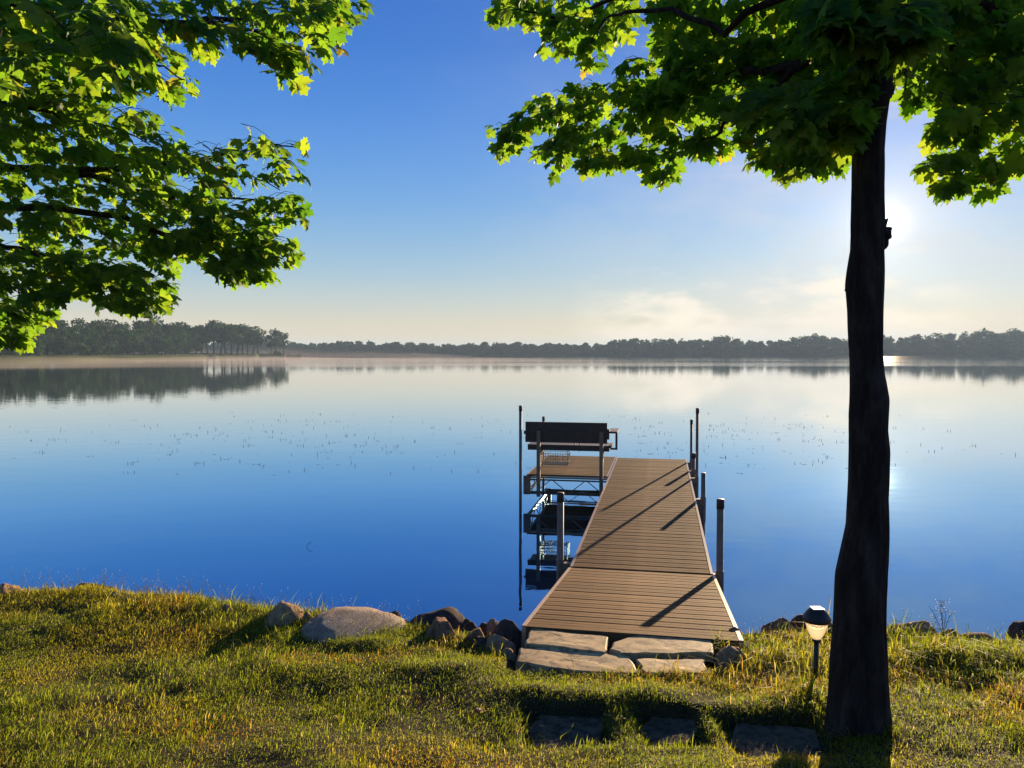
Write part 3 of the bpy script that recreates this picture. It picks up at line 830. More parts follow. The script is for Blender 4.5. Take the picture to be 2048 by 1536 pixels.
# ------------------------------------------------------------------ solar light
sx, sy = 1.50, 3.74; gz0 = float(gz(sx, sy))
lamp = empty('solar_light', (sx, sy, 0)); tag(lamp, 'small solar path light with black cap and ribbed clear lens, left of the tree trunk', 'solar light')
m_lens = Mat('ribbed_clear_lens'); m_lens.set((0.9, 0.82, 0.66), .25)
t_ = m_lens.n('ShaderNodeBsdfTranslucent'); t_.inputs[0].default_value = (.95, .85, .66, 1)
g_ = m_lens.n('ShaderNodeBsdfTransparent'); g_.inputs[0].default_value = (.95, .92, .86, 1)
a_ = m_lens.n('ShaderNodeMixShader'); a_.inputs[0].default_value = .8; c_ = m_lens.n('ShaderNodeMixShader'); c_.inputs[0].default_value = .18
m_lens.L.new(m_lens.p.outputs[0], a_.inputs[1]); m_lens.L.new(t_.outputs[0], a_.inputs[2]); m_lens.L.new(a_.outputs[0], c_.inputs[1]); m_lens.L.new(g_.outputs[0], c_.inputs[2]); m_lens.L.new(c_.outputs[0], m_lens.out.inputs[0])
zt_ = 1.112
capo = MB().lathe([(.035, zt_ - .070), (.058, zt_ - .066), (.068, zt_ - .052), (.066, zt_ - .042), (.050, zt_ - .018), (.040, zt_ - .006), (.036, zt_ - .002)], 36).build('cap', M['cap'], lamp, True)
m_pv = Mat('solar_cell'); m_pv.set(m_pv.ramp(m_pv.noise(260, 2), [(.4, (.05, .05, .07)), (.6, (.16, .16, .17))]), .55)
MB().box(-.026, .026, -.026, .026, zt_ - .002, zt_ + .003).build('solar_panel', m_pv.m, capo)
lens_z = zt_ - .070
MB().lathe([(.017, lens_z - .082), (.028, lens_z - .068), (.040, lens_z - .045), (.047, lens_z - .022), (.050, lens_z)], 64, cap1=False, rib=.035, ribs=16).build('lens', m_lens.m, lamp, True)
MB().lathe([(.020, lens_z - .094), (.020, lens_z - .082), (.016, lens_z - .080)], 20).build('collar', M['cap'], lamp, True)
MB().lathe([(.012, gz0 - .1), (.012, lens_z - .09)], 14).build('stake', M['cap'], lamp, True)

# ------------------------------------------------------------------ maples
def leaf_shape(seed):
    r = random.Random(seed)
    half = [(0, .05), (.15, -.02), (.38, .01), (.33, .13), (.42, .20), (.58, .25), (.53, .40), (.67, .58), (.47, .57), (.40, .65), (.26, .52), (.22, .66), (.31, .79), (.14, .84), (0, 1.02)]
    w = r.uniform(.9, 1.08)
    pts = [(x * w, y) for x, y in half] + [(-x * w, y) for x, y in half[-2:0:-1]]
    pts = [(x + r.uniform(-.02, .02), y + r.uniform(-.02, .02)) for x, y in pts]
    fold = r.uniform(.05, .45); droop = r.uniform(.2, .75); tw = r.uniform(-.3, .3)
    def z(x, y): return -fold * -abs(x) * .6 - droop * (x * x * 1.1 + max(0, y - .35) ** 2 * .8) + tw * x * y
    V = [(0, .33, z(0, .33)), (0, .66, z(0, .66))] + [(x, y, z(x, y)) for x, y in pts]
    n = len(pts); Fc = []
    tip = n // 2
    for i in range(n):
        j = (i + 1) % n
        c = 1 if (abs(i - tip) <= 4 and abs(j - tip) <= 4) else 0
        Fc.append((c, 2 + i, 2 + j))
    # close the two fans along the midrib
    lo, hi = tip - 4, tip + 4
    Fc.append((0, 2 + lo, 1)); Fc.append((0, 1, 2 + hi))
    k = len(V); V += [(-.012, -.42, .06), (.012, -.42, .06), (0, .08, 0)]; Fc.append((k, k + 1, k + 2))   # leaf stalk
    V = np.array(V) + np.array([0, .42, -.06])
    return V, np.array(Fc)
SHAPES = [leaf_shape(i) for i in range(8)]
def leaf_single_meshes():
    return [np_mesh('leaf', V, Fc, M['leaf1'], 3, False) for V, Fc in SHAPES]
LEAF_ME = leaf_single_meshes()

def inside(poly, x, y):
    poly = np.array(poly, float); res = np.zeros(len(x), bool); j = len(poly) - 1
    for i in range(len(poly)):
        xi, yi = poly[i]; xj, yj = poly[j]
        c = ((yi > y) != (yj > y)) & (x < (xj - xi) * (y - yi) / (yj - yi + 1e-12) + xi)
        res ^= c; j = i
    return res

def maple(name, label, trunk_mesh, limbs, regions, single, seed, trunk_xy):
    root = empty(name, (0, 0, 0)); tag(root, label, 'tree')
    if trunk_mesh is not None: link('trunk', trunk_mesh, root)
    r = np.random.default_rng(seed)
    limb_pts = []
    for pts, r0 in limbs:
        pts = [Vector(p) for p in pts]; P = []
        for i in range(len(pts) - 1):
            for k in range(6):
                t = k / 6; a = pts[i].lerp(pts[i + 1], t)
                P.append(a + Vector(r.normal(size=3) * .012) - Vector((0, 0, math.sin(t * math.pi) * -.03)))
        P.append(pts[-1])
        rs = [max(.0035, r0 * (1 - i / (len(P) - 1)) ** 1.1 + .003) for i in range(len(P))]
        MB().tube(P, rs, 7).build('branch', M['bark'], root, True)
        limb_pts += [tuple(p) for p in P[3:]]
    LP = np.array(limb_pts)
    T = MB(); Ps, Ts, Ns, Ss = [], [], [], []
    for (poly, n, yfun, thick, size) in regions:
        poly = np.array(poly, float); x0, y0 = poly.min(0); x1, y1 = poly.max(0)
        X, Y = [], []
        while len(X) < n:
            x = r.uniform(x0, x1, 4000); y = r.uniform(y0, y1, 4000); k = inside(poly, x, y)
            X += list(x[k]); Y += list(y[k])
        for x, y in zip(X[:n], Y[:n]):
            dist = yfun(x, y) + r.uniform(-thick, thick)
            c = np.array(at_y(x, y, dist))
            near = LP[np.argmin(((LP - c) ** 2).sum(1) + 4 * np.maximum(0, LP[:, 2] - c[2] - .1) ** 2 * 0)]
            dv = near - c; dl = np.linalg.norm(dv) + 1e-6; dv /= dl
            tw_ = np.array([trunk_xy[0] - c[0], trunk_xy[1] - c[1], .0]); tw_ /= np.linalg.norm(tw_)
            dv = dv * .45 + tw_; dv /= np.linalg.norm(dv)
            ln = min(dl, r.uniform(.12, .20))
            mid = c + dv * ln * .5 + np.array([0, 0, .02])
            end = c + dv * ln
            T.tube([c, mid, end], [.0012, .0018, .0026], 3, caps=False)
            hd = np.cross(dv, [0, 0, 1]); hd /= np.linalg.norm(hd) + 1e-6
            m = r.integers(4, 7)
            for q in range(m):
                tt = (q // 2) * .055 + r.uniform(0, .02)
                b0 = c + dv * min(tt, ln)
                side = hd * (1 if q % 2 else -1) * r.uniform(.5, 1.1) + (-dv) * r.uniform(.2, .9) + r.normal(size=3) * .25
                if q == 0: side = -dv + r.normal(size=3) * .2
                side[2] = side[2] * .4 - r.uniform(.05, 1.35)
                side /= np.linalg.norm(side)
                up = np.array([0, 0, 1.]) + r.normal(size=3) * .45 - 0.25 * dv
                nn = up - side * up.dot(side); nn /= np.linalg.norm(nn)
                Ps.append(b0); Ts.append(side); Ns.append(nn); Ss.append(size * r.uniform(.62, 1.12))
    T.build('twigs', M['bark'], root)
    P, Tn, Nn, S = map(np.array, (Ps, Ts, Ns, Ss))
    Xn = np.cross(Tn, Nn)
    n = len(P)
    tint = np.clip(r.normal(.45, .2, n), 0, .92); tint[r.random(n) < .008] = 1.0
    var = r.integers(0, 8, n)
    # the leaves that show largest become parts
    cen = P + Tn * S[:, None] * .9
    u, v, f = project(cen)
    view = cen - np.array([0, 0, CAM_H]); view /= np.linalg.norm(view, axis=1)[:, None]
    face = np.abs((Nn * view).sum(1))
    # nearest of its spot in the picture (coarse depth test)
    cell = {}
    for i in np.argsort(f):
        if -10 < u[i] < 2058 and -10 < v[i] < 1500:
            c_ = (int(u[i] // 17), int(v[i] // 17)); cell.setdefault(c_, i)
    front = np.zeros(n, bool); front[list(cell.values())] = True
    score = np.where(front, face * (S / f) ** 2, 0)
    order = np.argsort(-score); pick = order[:single]
    for i in pick:
        o = link('leaf', LEAF_ME[var[i]], root)
        mt_ = Matrix(((Xn[i][0], Tn[i][0], Nn[i][0], 0), (Xn[i][1], Tn[i][1], Nn[i][1], 0), (Xn[i][2], Tn[i][2], Nn[i][2], 0), (0, 0, 0, 1)))
        o.matrix_basis = Matrix.Translation(Vector(P[i])) @ mt_ @ Matrix.Diagonal((S[i], S[i], S[i], 1))
    rest = np.ones(n, bool); rest[pick] = False
    VV, FF, TT = [], [], []; o_ = 0
    for k in range(8):
        V, Fc = SHAPES[k]; idx = np.where(rest & (var == k))[0]
        W = P[idx][:, None] + (Xn[idx][:, None] * V[None, :, 0:1] + Tn[idx][:, None] * V[None, :, 1:2] + Nn[idx][:, None] * V[None, :, 2:3]) * S[idx][:, None, None]
        nv = len(V); FF.append((Fc[None] + (np.arange(len(idx)) * nv)[:, None, None]).reshape(-1, 3) + o_)
        VV.append(W.reshape(-1, 3)); o_ += len(idx) * nv
        t = np.repeat(tint[idx], nv); TT.append(np.stack([t, t, t, np.ones_like(t)], 1))
    tag(link('foliage', np_mesh('foliage', np.concatenate(VV), np.concatenate(FF), M['leaf'], 3, False, np.concatenate(TT)), root), kind='stuff')
    print(name, 'leaves', n)
    return root

# right maple: trunk outline in the picture, left and right edge by row, at Y = 3.6
TY = 3.1
prof = [(-500, 1690, 1800), (-200, 1705, 1792), (0, 1712, 1790), (130, 1703, 1783), (165, 1697, 1783), (185, 1698, 1785), (205, 1700, 1778), (250, 1706, 1772), (300, 1706, 1768), (400, 1702, 1768), (440, 1701, 1770),
        (500, 1701, 1768), (540, 1694, 1769), (570, 1690, 1768), (620, 1694, 1766), (700, 1699, 1765), (745, 1700, 1768), (775, 1700, 1774), (800, 1699, 1779), (830, 1697, 1777), (860, 1697, 1775),
        (900, 1698, 1779), (960, 1697, 1779), (1000, 1695, 1778), (1050, 1692, 1780), (1080, 1686, 1780), (1120, 1678, 1778), (1150, 1672, 1775), (1200, 1670, 1773), (1250, 1667, 1772), (1300, 1662, 1775), (1350, 1658, 1777), (1400, 1654, 1780), (1450, 1648, 1784), (1500, 1638, 1790), (1570, 1620, 1804)]
def right_trunk():
    seg = 72; rows = []
    ys = np.arange(-500, 1571, 9.0)
    V = []
    for y in ys:
        l = np.interp(y, [p[0] for p in prof], [p[1] for p in prof]); r_ = np.interp(y, [p[0] for p in prof], [p[2] for p in prof])
        a, c = at_y(l, y, TY), at_y(r_, y, TY); cx, z, rad = (a.x + c.x) / 2, a.z, (c.x - a.x) / 2 * .93
        for k in range(seg):
            t = 2 * math.pi * k / seg
            n_ = float(vnoise(math.cos(t) * 3 + 7, math.sin(t) * 3, z * 1.6)) * .04 + float(vnoise(math.cos(t) * 8, math.sin(t) * 8 + 3, z * 7)) * .035 + abs(float(vnoise(math.cos(t) * 9, math.sin(t) * 9, z * 2.2))) * .06 - .035 + float(vnoise(math.cos(t) * 16, math.sin(t) * 16 + 3, z * 9)) * .02
            if z < 1.0: n_ += .12 * (1.0 - z) * math.cos(5 * t + 1)
            rr = rad * (1 + n_)
            V.append((cx + rr * math.cos(t), TY + rr * math.sin(t), z))
    Fc = []
    n = len(ys)
    for i in range(n - 1):
        for k in range(seg):
            a, b_ = i * seg + k, i * seg + (k + 1) % seg
            Fc.append((a + seg, b_ + seg, b_, a))
    me = bpy.data.meshes.new('trunk'); b = MB(); b.v = V; b.f = Fc
    def knob(px_, py_, r_, out, seed, sx_=1, sz=1):
        c = at_y(px_, py_, TY); mm = rock_mesh(seed, M['bark'], 3, .3, 3); o = len(b.v)
        for v in mm.vertices: b.v.append((c.x + v.co.x * r_ * sx_, c.y + v.co.y * r_, c.z + v.co.z * r_ * sz))
        for p in mm.polygons: b.f.append(tuple(i + o for i in p.vertices))
    knob(1769, 466, .030, 1, 3, 1.0, 1.0); knob(1768, 482, .022, 1, 8, .8, 1.7); 
    b.tube([at_y(1762, 455, TY), at_y(1771, 442, TY), at_y(1776, 437, TY)], [.02, .01, .003], 6)
    knob(1776, 178, .022, 1, 4, 1, 1.6); knob(1704, 170, .024, 1, 5, 1, 1.5); knob(1770, 152, .03, 1, 6); knob(1694, 1120 - 540, .01, 1, 7)
    return b.mesh('trunk', M['bark'], True)
def P3(px, py, y): return tuple(at_y(px, py, y))
TX = lambda py: (P3(1742, py, TY))
rl = [
    ([TX(60), P3(1600, 130, 3.9), P3(1420, 170, 4.4), P3(1200, 200, 5.0), P3(1010, 262, 5.5)], .035),
    ([P3(1600, 130, 3.9), P3(1500, 230, 4.1), P3(1420, 270, 4.3), P3(1310, 330, 4.8)], .016),
    ([TX(100), P3(1680, 200, 3.9), P3(1640, 290, 4.1), P3(1600, 340, 4.2)], .016),
    ([TX(-60), P3(1560, -60, 3.9), P3(1330, -20, 4.5), P3(1120, 40, 5.0), P3(1000, 20, 5.2)], .03),
    ([TX(-60), P3(1450, 60, 3.6), P3(1250, 20, 4.0), P3(1180, 90, 4.3)], .02),
    ([TX(20), P3(1880, 60, 3.7), P3(1960, 180, 3.8), P3(1950, 300, 3.9), P3(1920, 370, 3.9)], .03),
    ([TX(-100), P3(1900, -60, 3.6), P3(2050, 100, 3.8), P3(2150, 260, 3.9)], .035),
    ([P3(1880, 60, 3.7), P3(1830, 120, 3.4), P3(1810, 180, 3.3)], .010),
    ([TX(-200), P3(1500, -300, 4.0), P3(1250, -420, 4.6)], .04), ([TX(-300), P3(1950, -350, 3.5), P3(2250, -420, 3.2)], .04),
    ([TX(-250), P3(1700, -330, 2.9), P3(1600, -400, 2.2)], .04),
]
wing = [(985, 18), (1000, 40), (1029, 58), (1047, 52), (1068, 29), (1088, 24), (1085, 58), (1088, 85), (1097, 102), (1115, 92), (1141, 92), (1166, 108), (1184, 126), (1204, 120), (1200, 100), (1220, 68), (1238, 68), (1267, 40), (1300, 20),
        (1302, 45), (1318, 61), (1316, 88), (1328, 94), (1290, 122), (1278, 103), (1249, 116), (1206, 137), (1141, 138), (1128, 160), (1079, 180), (1030, 224), (1010, 240), (990, 267), (1000, 283), (1015, 300), (1043, 298), (1065, 315), (1094, 302),
        (1095, 328), (1107, 348), (1123, 330), (1155, 316), (1177, 330), (1213, 342), (1238, 330), (1274, 328), (1292, 308), (1302, 350), (1321, 350), (1339, 350), (1354, 320), (1386, 300), (1419, 302), (1451, 292), (1466, 305), (1502, 298),
        (1513, 320), (1545, 345), (1574, 328), (1585, 362), (1610, 352), (1639, 350), (1654, 340), (1657, 320), (1675, 325), (1688, 300), (1679, 267), (1700, 255), (1712, 180), (1740, 120), (1740, -30), (985, -30)]
rightp = [(1740, -30), (1740, 130), (1784, 150), (1803, 135), (1795, 180), (1819, 205), (1850, 182), (1845, 158), (1873, 172), (1886, 199), (1868, 234), (1864, 266), (1846, 305), (1850, 345), (1862, 350), (1875, 338), (1891, 380), (1920, 385), (1940, 376),
          (1959, 380), (1987, 380), (2008, 368), (2014, 345), (2041, 335), (2060, 312), (2300, 320), (2350, -30)]
def ywing(x, y): return float(np.interp(x, [985, 1685, 1760], [5.5, 4.05, 3.9]))
def yright(x, y): return 3.95
big = [(1470, 150), (1560, 140), (1700, 130), (1705, 255), (1640, 265), (1560, 255), (1500, 240)]
cover = [(1630, -20), (1850, -20), (1850, 80), (1790, 90), (1700, 95), (1640, 80)]
above = [(985, -30), (2400, -30), (2400, -600), (1100, -600)]
R_ = [(wing, 450, ywing, .32, .098), ([(1300, 0), (1700, 0), (1700, 200), (1450, 240), (1250, 180), (1320, 100)], 70, ywing, .55, .098), (rightp, 290, yright, .3, .092),
      ([(1850, -20), (2080, -20), (2080, 250), (1950, 270), (1880, 200)], 45, yright, .5, .095), ([(981, 240), (1035, 222), (1050, 300), (990, 296)], 14, lambda x, y: 5.45, .15, .095), (big, 30, lambda x, y: 2.95, .12, .10),
      (cover, 60, lambda x, y: 2.75, .12, .095), (above, 180, lambda x, y: 4.0, 1.2, .11)]
maple('maple_tree', 'maple with a straight dark trunk standing on the lawn right of the dock', right_trunk(), rl, R_, 300, 5, (1.42, 3.1))

# left maple: its trunk stands outside the picture
def left_trunk():
    b = MB(); pts = []; rs = []
    for i in range(40):
        z = -.1 + i * .19; pts.append((-5.4 + .05 * math.sin(z), 4.7 + .04 * math.sin(z * 1.3 + 1), z)); rs.append(.17 - .010 * z + .10 * math.exp(-((z - .7) / .25)) * (z > .6) + float(vnoise(z * 3, 2)) * .006)
    b.tube(pts, rs, 24); return b.mesh('trunk', M['bark'], True)
LT = lambda z: (-5.4, 4.7, z)
ll = [
    ([LT(4.2), P3(-150, 120, 4.7), P3(150, 80, 4.5), P3(420, 40, 4.5), P3(690, 45, 4.6)], .04),
    ([P3(420, 40, 4.5), P3(520, 70, 4.4), P3(595, 130, 4.4)], .012), ([P3(150, 80, 4.5), P3(260, 120, 4.3), P3(370, 160, 4.2)], .012),
    ([LT(3.6), P3(-100, 330, 5.0), P3(150, 350, 5.1), P3(380, 330, 5.2), P3(520, 300, 5.2), P3(615, 300, 5.2)], .035),
    ([LT(3.4), P3(-100, 440, 5.0), P3(150, 420, 5.1), P3(330, 470, 5.1), P3(440, 500, 5.1), P3(535, 545, 5.0)], .035),
    ([P3(150, 350, 5.1), P3(330, 400, 5.1), P3(470, 400, 5.2), P3(610, 420, 5.2)], .018),
    ([LT(3.1), P3(-80, 480, 4.9), P3(100, 520, 5.1), P3(250, 580, 5.2), P3(335, 605, 5.2)], .025),
    ([LT(3.0), P3(-80, 560, 4.8), P3(0, 620, 4.8), P3(25, 690, 4.8)], .018),
    ([LT(4.0), P3(-150, 200, 4.3), P3(100, 230, 4.5), P3(300, 290, 4.6)], .02),
    ([LT(4.6), P3(-400, -100, 3.6), P3(-50, 0, 3.0), P3(130, 60, 2.9)], .025),
    ([LT(5.5), P3(-100, -300, 4.2), P3(300, -300, 4.4)], .04),
    ([P3(380, 330, 5.2), P3(470, 350, 5.2), P3(560, 380, 5.2)], .010), ([P3(330, 470, 5.1), P3(470, 470, 5.1), P3(580, 500, 5.1)], .010),
]
left = [(-60, -30), (715, -30), (712, 20), (706, 88), (665, 92), (640, 62), (612, 90), (614, 125), (597, 148), (565, 130), (545, 95), (502, 92), (492, 60), (480, 75), (470, 108), (425, 115), (392, 75), (350, 42), (328, 68), (345, 95), (378, 112), (384, 168), (352, 185), (300, 178),
        (262, 187), (262, 205), (300, 218), (340, 239), (378, 267), (384, 296), (403, 288), (436, 276), (469, 283), (544, 271), (590, 274), (630, 319), (618, 368), (592, 352), (562, 335), (530, 337), (548, 370), (620, 398), (614, 434), (576, 428), (572, 455), (590, 505), (560, 500),
        (537, 485), (543, 555), (515, 540), (497, 528), (488, 548), (469, 576), (452, 540), (403, 515), (398, 497), (378, 520), (337, 515), (340, 548), (325, 568), (340, 600), (350, 622), (285, 625), (258, 615), (225, 600), (187, 592), (159, 578), (145, 603), (108, 622), (61, 645), (42, 668), (30, 692), (10, 710), (-60, 715)]
def yleft(x, y): return 5.1 - 0.9 * math.exp(-((y - 40) / 120) ** 2) - .3 * math.exp(-((y - 230) / 80) ** 2)
nearp = [(-40, -40), (260, -40), (270, 90), (180, 150), (60, 130), (-40, 160)]
L_ = [(left, 640, yleft, .42, .095), ([(-60, 0), (250, 0), (300, 180), (250, 300), (400, 340), (420, 440), (300, 480), (150, 560), (-60, 600)], 40, yleft, .55, .10), ([(-40, 480), (200, 500), (340, 560), (345, 600), (250, 612), (150, 590), (100, 620), (30, 680), (-40, 700)], 110, yleft, .3, .095), ([(330, 450), (560, 430), (590, 500), (545, 550), (480, 570), (400, 510)], 60, yleft, .25, .09), (nearp, 36, lambda x, y: 2.95, .3, .10),
      ([(-900, -30), (-60, -30), (-60, 600), (-700, 500)], 150, lambda x, y: 4.7, 1.0, .11), ([(-900, -600), (700, -600), (700, -30), (-900, -30)], 150, lambda x, y: 4.5, 1.3, .11)]
maple('maple_tree', 'maple whose leafy boughs hang into the picture from the left, its trunk out of view', left_trunk(), ll, L_, 300, 9, (-5.4, 4.7))

fl = link('fallen_leaf', LEAF_ME[2]); p = at_z(1437, 1214, .60); fl.location = (p.x, p.y, p.z + .035); fl.scale = (.07,) * 3; fl.rotation_euler = (R(-50), R(20), R(60))
m_dry = Mat('dry_leaf'); m_dry.set((.05, .02, .012), .8); fl.data = fl.data.copy(); fl.data.materials.clear(); fl.data.materials.append(m_dry.m)
tag(fl, 'small dark curled dead leaf lying on the ramp of the dock near its right edge', 'dead leaf')

rl_ = link('fallen_leaf', LEAF_ME[4].copy()); p = at_z(945, 1412, float(gz(-.16, 3.4)) + .03); rl_.location = p; rl_.scale = (.05,) * 3; rl_.rotation_euler = (R(-35), R(15), R(250))
m_red = Mat('red_leaf'); m_red.set((.32, .05, .015), .6); rl_.data.materials.clear(); rl_.data.materials.append(m_red.m)
tag(rl_, 'small rusty red fallen leaf lying on the grass left of the stepping stones', 'fallen leaf')
# ------------------------------------------------------------------ grass
def grass_mat():
    m = Mat('grass_blade')
    at = m.n('ShaderNodeAttribute', attribute_name='tint').outputs['Color']
    m.L.new(at, m.p.inputs['Base Color']); m.p.inputs['Roughness'].default_value = .65; m.p.inputs['Specular IOR Level'].default_value = .06
    t = m.n('ShaderNodeBsdfTranslucent')
    h = m.n('ShaderNodeVectorMath', operation='MULTIPLY'); h.inputs[1].default_value = (2.5, 2.4, 1.5); m.L.new(at, h.inputs[0]); m.L.new(h.outputs[0], t.inputs[0])
    mx = m.n('ShaderNodeMixShader'); mx.inputs[0].default_value = .55
    m.L.new(m.p.outputs[0], mx.inputs[1]); m.L.new(t.outputs[0], mx.inputs[2]); m.L.new(mx.outputs[0], m.out.inputs[0]); return m.m
G = grass_mat()
def grass_field():
    r = np.random.default_rng(21)
    def sample(n, x0, x1, y0, y1):
        return np.stack([r.uniform(x0, x1, n), r.uniform(y0, y1, n)], 1)
    P = np.concatenate([sample(760000, -4.6, 4.6, 2.3, 6.0), sample(50000, -9, 9, -3, 6.2)])
    x, y = P[:, 0], P[:, 1]
    l = lip(x)
    keep = y < l + .10 + .05 * vnoise(x * 4, y * 4)
    keep &= ~((x > -.03) & (x < 1.10) & (y > 3.87))
    for xa, xb, ya, yb in PAV:
        wob = .035 * vnoise(x * 12, y * 12 + 5); keep &= ~((x > xa + .03 + wob) & (x < xb - .03 + wob) & (y > ya + .06 + wob) & (y < yb - .02 + wob * .5) & (r.random(len(x)) < .90))
    keep &= ((x - 1.41) ** 2 + (y - 3.1) ** 2) > .10 ** 2
    dens = .5 + .5 * vnoise(x * 2.3, y * 2.3 + 7) + .35 * vnoise(x * 7, y * 7)
    keep &= r.random(len(x)) < np.clip(dens * .9 + .36, .08, 1)
    x, y = x[keep], y[keep]; n = len(x)
    edge = sstep(.55, .0, lip(x) - y)
    lush = sstep(.1, .5, vnoise(x * 1.3 + 9, y * 1.3))
    hump = np.exp(-((x - 1.45) / .4) ** 2 - ((y - 3.95) / .35) ** 2) + np.exp(-((x - 2.2) / .5) ** 2 - ((y - 4.1) / .35) ** 2) + .9 * np.exp(-((x - 1.42) / .22) ** 2 - ((y - 3.4) / .22) ** 2) + .5 * np.exp(-((x - 1.85) / .2) ** 2 - ((y - 3.6) / .3) ** 2)
    hgt = .015 + .009 * lush + .010 * edge + .030 * np.clip(hump, 0, 1); tuft = sstep(.2, .6, vnoise(x * 6 + 2, y * 6)); hgt = (hgt + .012 * tuft) * r.lognormal(0, .36, n)
    long_ = (r.random(n) < .012 + .02 * edge + .06 * hump); hgt[long_] *= r.uniform(1.6, 2.6, long_.sum())
    az = r.uniform(0, 2 * np.pi, n); lean = r.uniform(.3, 1.7, n)
    w = r.uniform(.0010, .0020, n) * (1 + .5 * (hgt > .07))
    D = np.stack([np.cos(az), np.sin(az), np.zeros(n)], 1); S = np.stack([-np.sin(az), np.cos(az), np.zeros(n)], 1)
    B = np.stack([x, y, gz(x, y) - .004], 1)
    up = np.array([0, 0, 1.])
    k1 = B + up * (hgt * .55)[:, None] + D * (hgt * lean * .22)[:, None]
    k2 = B + up * (hgt * (1 - .28 * lean))[:, None] + D * (hgt * lean * .75)[:, None]
    w_ = w[:, None]
    V = np.stack([B, k1 + S * w_, k1 - S * w_, k2], 1).reshape(-1, 3)
    o = (np.arange(n) * 4)[:, None]
    Fc = np.concatenate([o + [0, 1, 2], o + [2, 1, 3]], 0)
    dry = sstep(.12, .5, vnoise(x * 1.7 + 31, y * 2.1 + 4) + .35 * vnoise(x * 6, y * 6 + 2)); orange = sstep(.42, .62, vnoise(x * 2.6 + 11, y * 3.2 + 40))
    green = np.array([.085, .135, .010]); yel = np.array([.20, .185, .016]); org = np.array([.26, .14, .022])
    q = r.random(n); dry = dry * (1 - .8 * sstep(-.3, -1.2, x) * sstep(3.4, 2.9, y))
    base = green + (yel - green) * np.clip(.28 + .5 * dry + .35 * (q - .5), 0, 1)[:, None]
    base = base + (org - base) * (np.clip(orange * .8, 0, 1) * (r.random(n) < .3))[:, None]
    straw = r.random(n) < .07; base[straw] = np.array([.28, .22, .11])
    base *= r.uniform(.65, 1.25, n)[:, None]
    t = np.repeat(base, 4, 0); t = np.concatenate([t, np.ones((len(t), 1))], 1)
    tag(link('lawn_grass', np_mesh('lawn_grass', V, Fc, G, 3, False, t)), 'dewy uneven lawn grass sloping down to the lake, green with yellow and rusty patches', 'grass', kind='stuff')
    # dew drops on the tips
    k = r.choice(n, 30000, replace=False); k = k[y[k] < 5.6]; c = k2[k] + np.array([0, 0, .001]); rd = r.uniform(.0004, .0011, len(k))[:, None]
    oct_ = np.array([(1, 0, -.5), (-.5, .87, -.5), (-.5, -.87, -.5), (0, 0, 1)], float)
    V = (c[:, None] + oct_[None] * rd[:, None]).reshape(-1, 3)
    f8 = np.array([(0, 1, 3), (1, 2, 3), (2, 0, 3), (1, 0, 2)])
    Fc = (f8[None] + (np.arange(len(k)) * 4)[:, None, None]).reshape(-1, 3)
    m = Mat('dew'); m.set((.95, .95, .92), .1); t = m.n('ShaderNodeBsdfTranslucent'); t.inputs[0].default_value = (1, 1, .95, 1); mx = m.n('ShaderNodeMixShader'); mx.inputs[0].default_value = .7
    m.L.new(m.p.outputs[0], mx.inputs[1]); m.L.new(t.outputs[0], mx.inputs[2]); m.L.new(mx.outputs[0], m.out.inputs[0])
    tag(link('dew_drops', np_mesh('dew_drops', V, Fc, m.m, 3)), 'dew drops on the tips of the lawn grass', 'dew', kind='stuff')
    return m.m
DEW = grass_field()

# thin seed stalks against the water
def stalks():
    r = random.Random(5); b = MB(); dw = MB()
    spots = [(random.uniform(-3.6, -.5), 0) for _ in range(170)] + [(random.uniform(1.3, 3.0), 0) for _ in range(50)]
    for x, _ in spots:
        y = float(lip(x)) + r.uniform(-.15, .08); z = float(gz(x, y)); h = r.uniform(.07, .17)
        dx, dy = r.uniform(-.4, .4), r.uniform(-.2, .2)
        p = [(x, y, z), (x + dx * h * .4, y + dy * h * .4, z + h * .6), (x + dx * h, y + dy * h, z + h)]
        b.tube(p, [.0013, .001, .0005], 3, caps=False)
        for t in (1.0, r.uniform(.4, .9)):
            c = Vector(p[1]).lerp(Vector(p[2]), t); dw.lathe([(.0002, -.0018), (.0017, 0), (.0002, .0018)], 5, tuple(c))
    o = b.build('seed_stalks', G); t = o.data.attributes.new('tint', 'FLOAT_COLOR', 'POINT')
    for d in t.data: d.color = (.16, .14, .07, 1)
    tag(o, 'thin pale seed stalks of grass standing up along the edge of the bank', 'grass', kind='stuff')
    tag(dw.build('stalk_dew', DEW), 'dew drops on the thin stalks along the bank', 'dew', kind='stuff')
stalks()
def weed(px, py, Y, h, label, seed):
    r = random.Random(seed); c = at_y(px, py, Y); e = empty('shore_weed', (c.x, c.y, c.z)); tag(e, label, 'weed')
    f_ = MB()
    for k in range(5):
        b = MB(); dx, dy = r.uniform(-.35, .35), r.uniform(-.2, .2)
        pts = [(dx * h * t ** 1.4 + r.uniform(-.004, .004), dy * h * t, h * t * (1 - .1 * k)) for t in (0, .3, .6, .85, 1)]
        b.tube(pts, [.0022, .0018, .0014, .001, .0006], 4)
        for t in range(6):
            q = Vector(pts[2]).lerp(Vector(pts[4]), r.random()); d = Vector((r.uniform(-1, 1), r.uniform(-.4, .4), r.uniform(0, .8))).normalized() * r.uniform(.02, .06)
            b.tube([q, q + d], [.001, .0005], 3); f_.lathe([(.0004, -.003), (.0032, 0), (.0004, .003)], 6, tuple(q + d))
        b.build('stem', M['bark'], e)
    f_.build('seed_heads', DEW, e)
weed(1886, 1278, 4.5, .24, 'branching weed with pale seed heads standing against the water right of the trunk', 4)
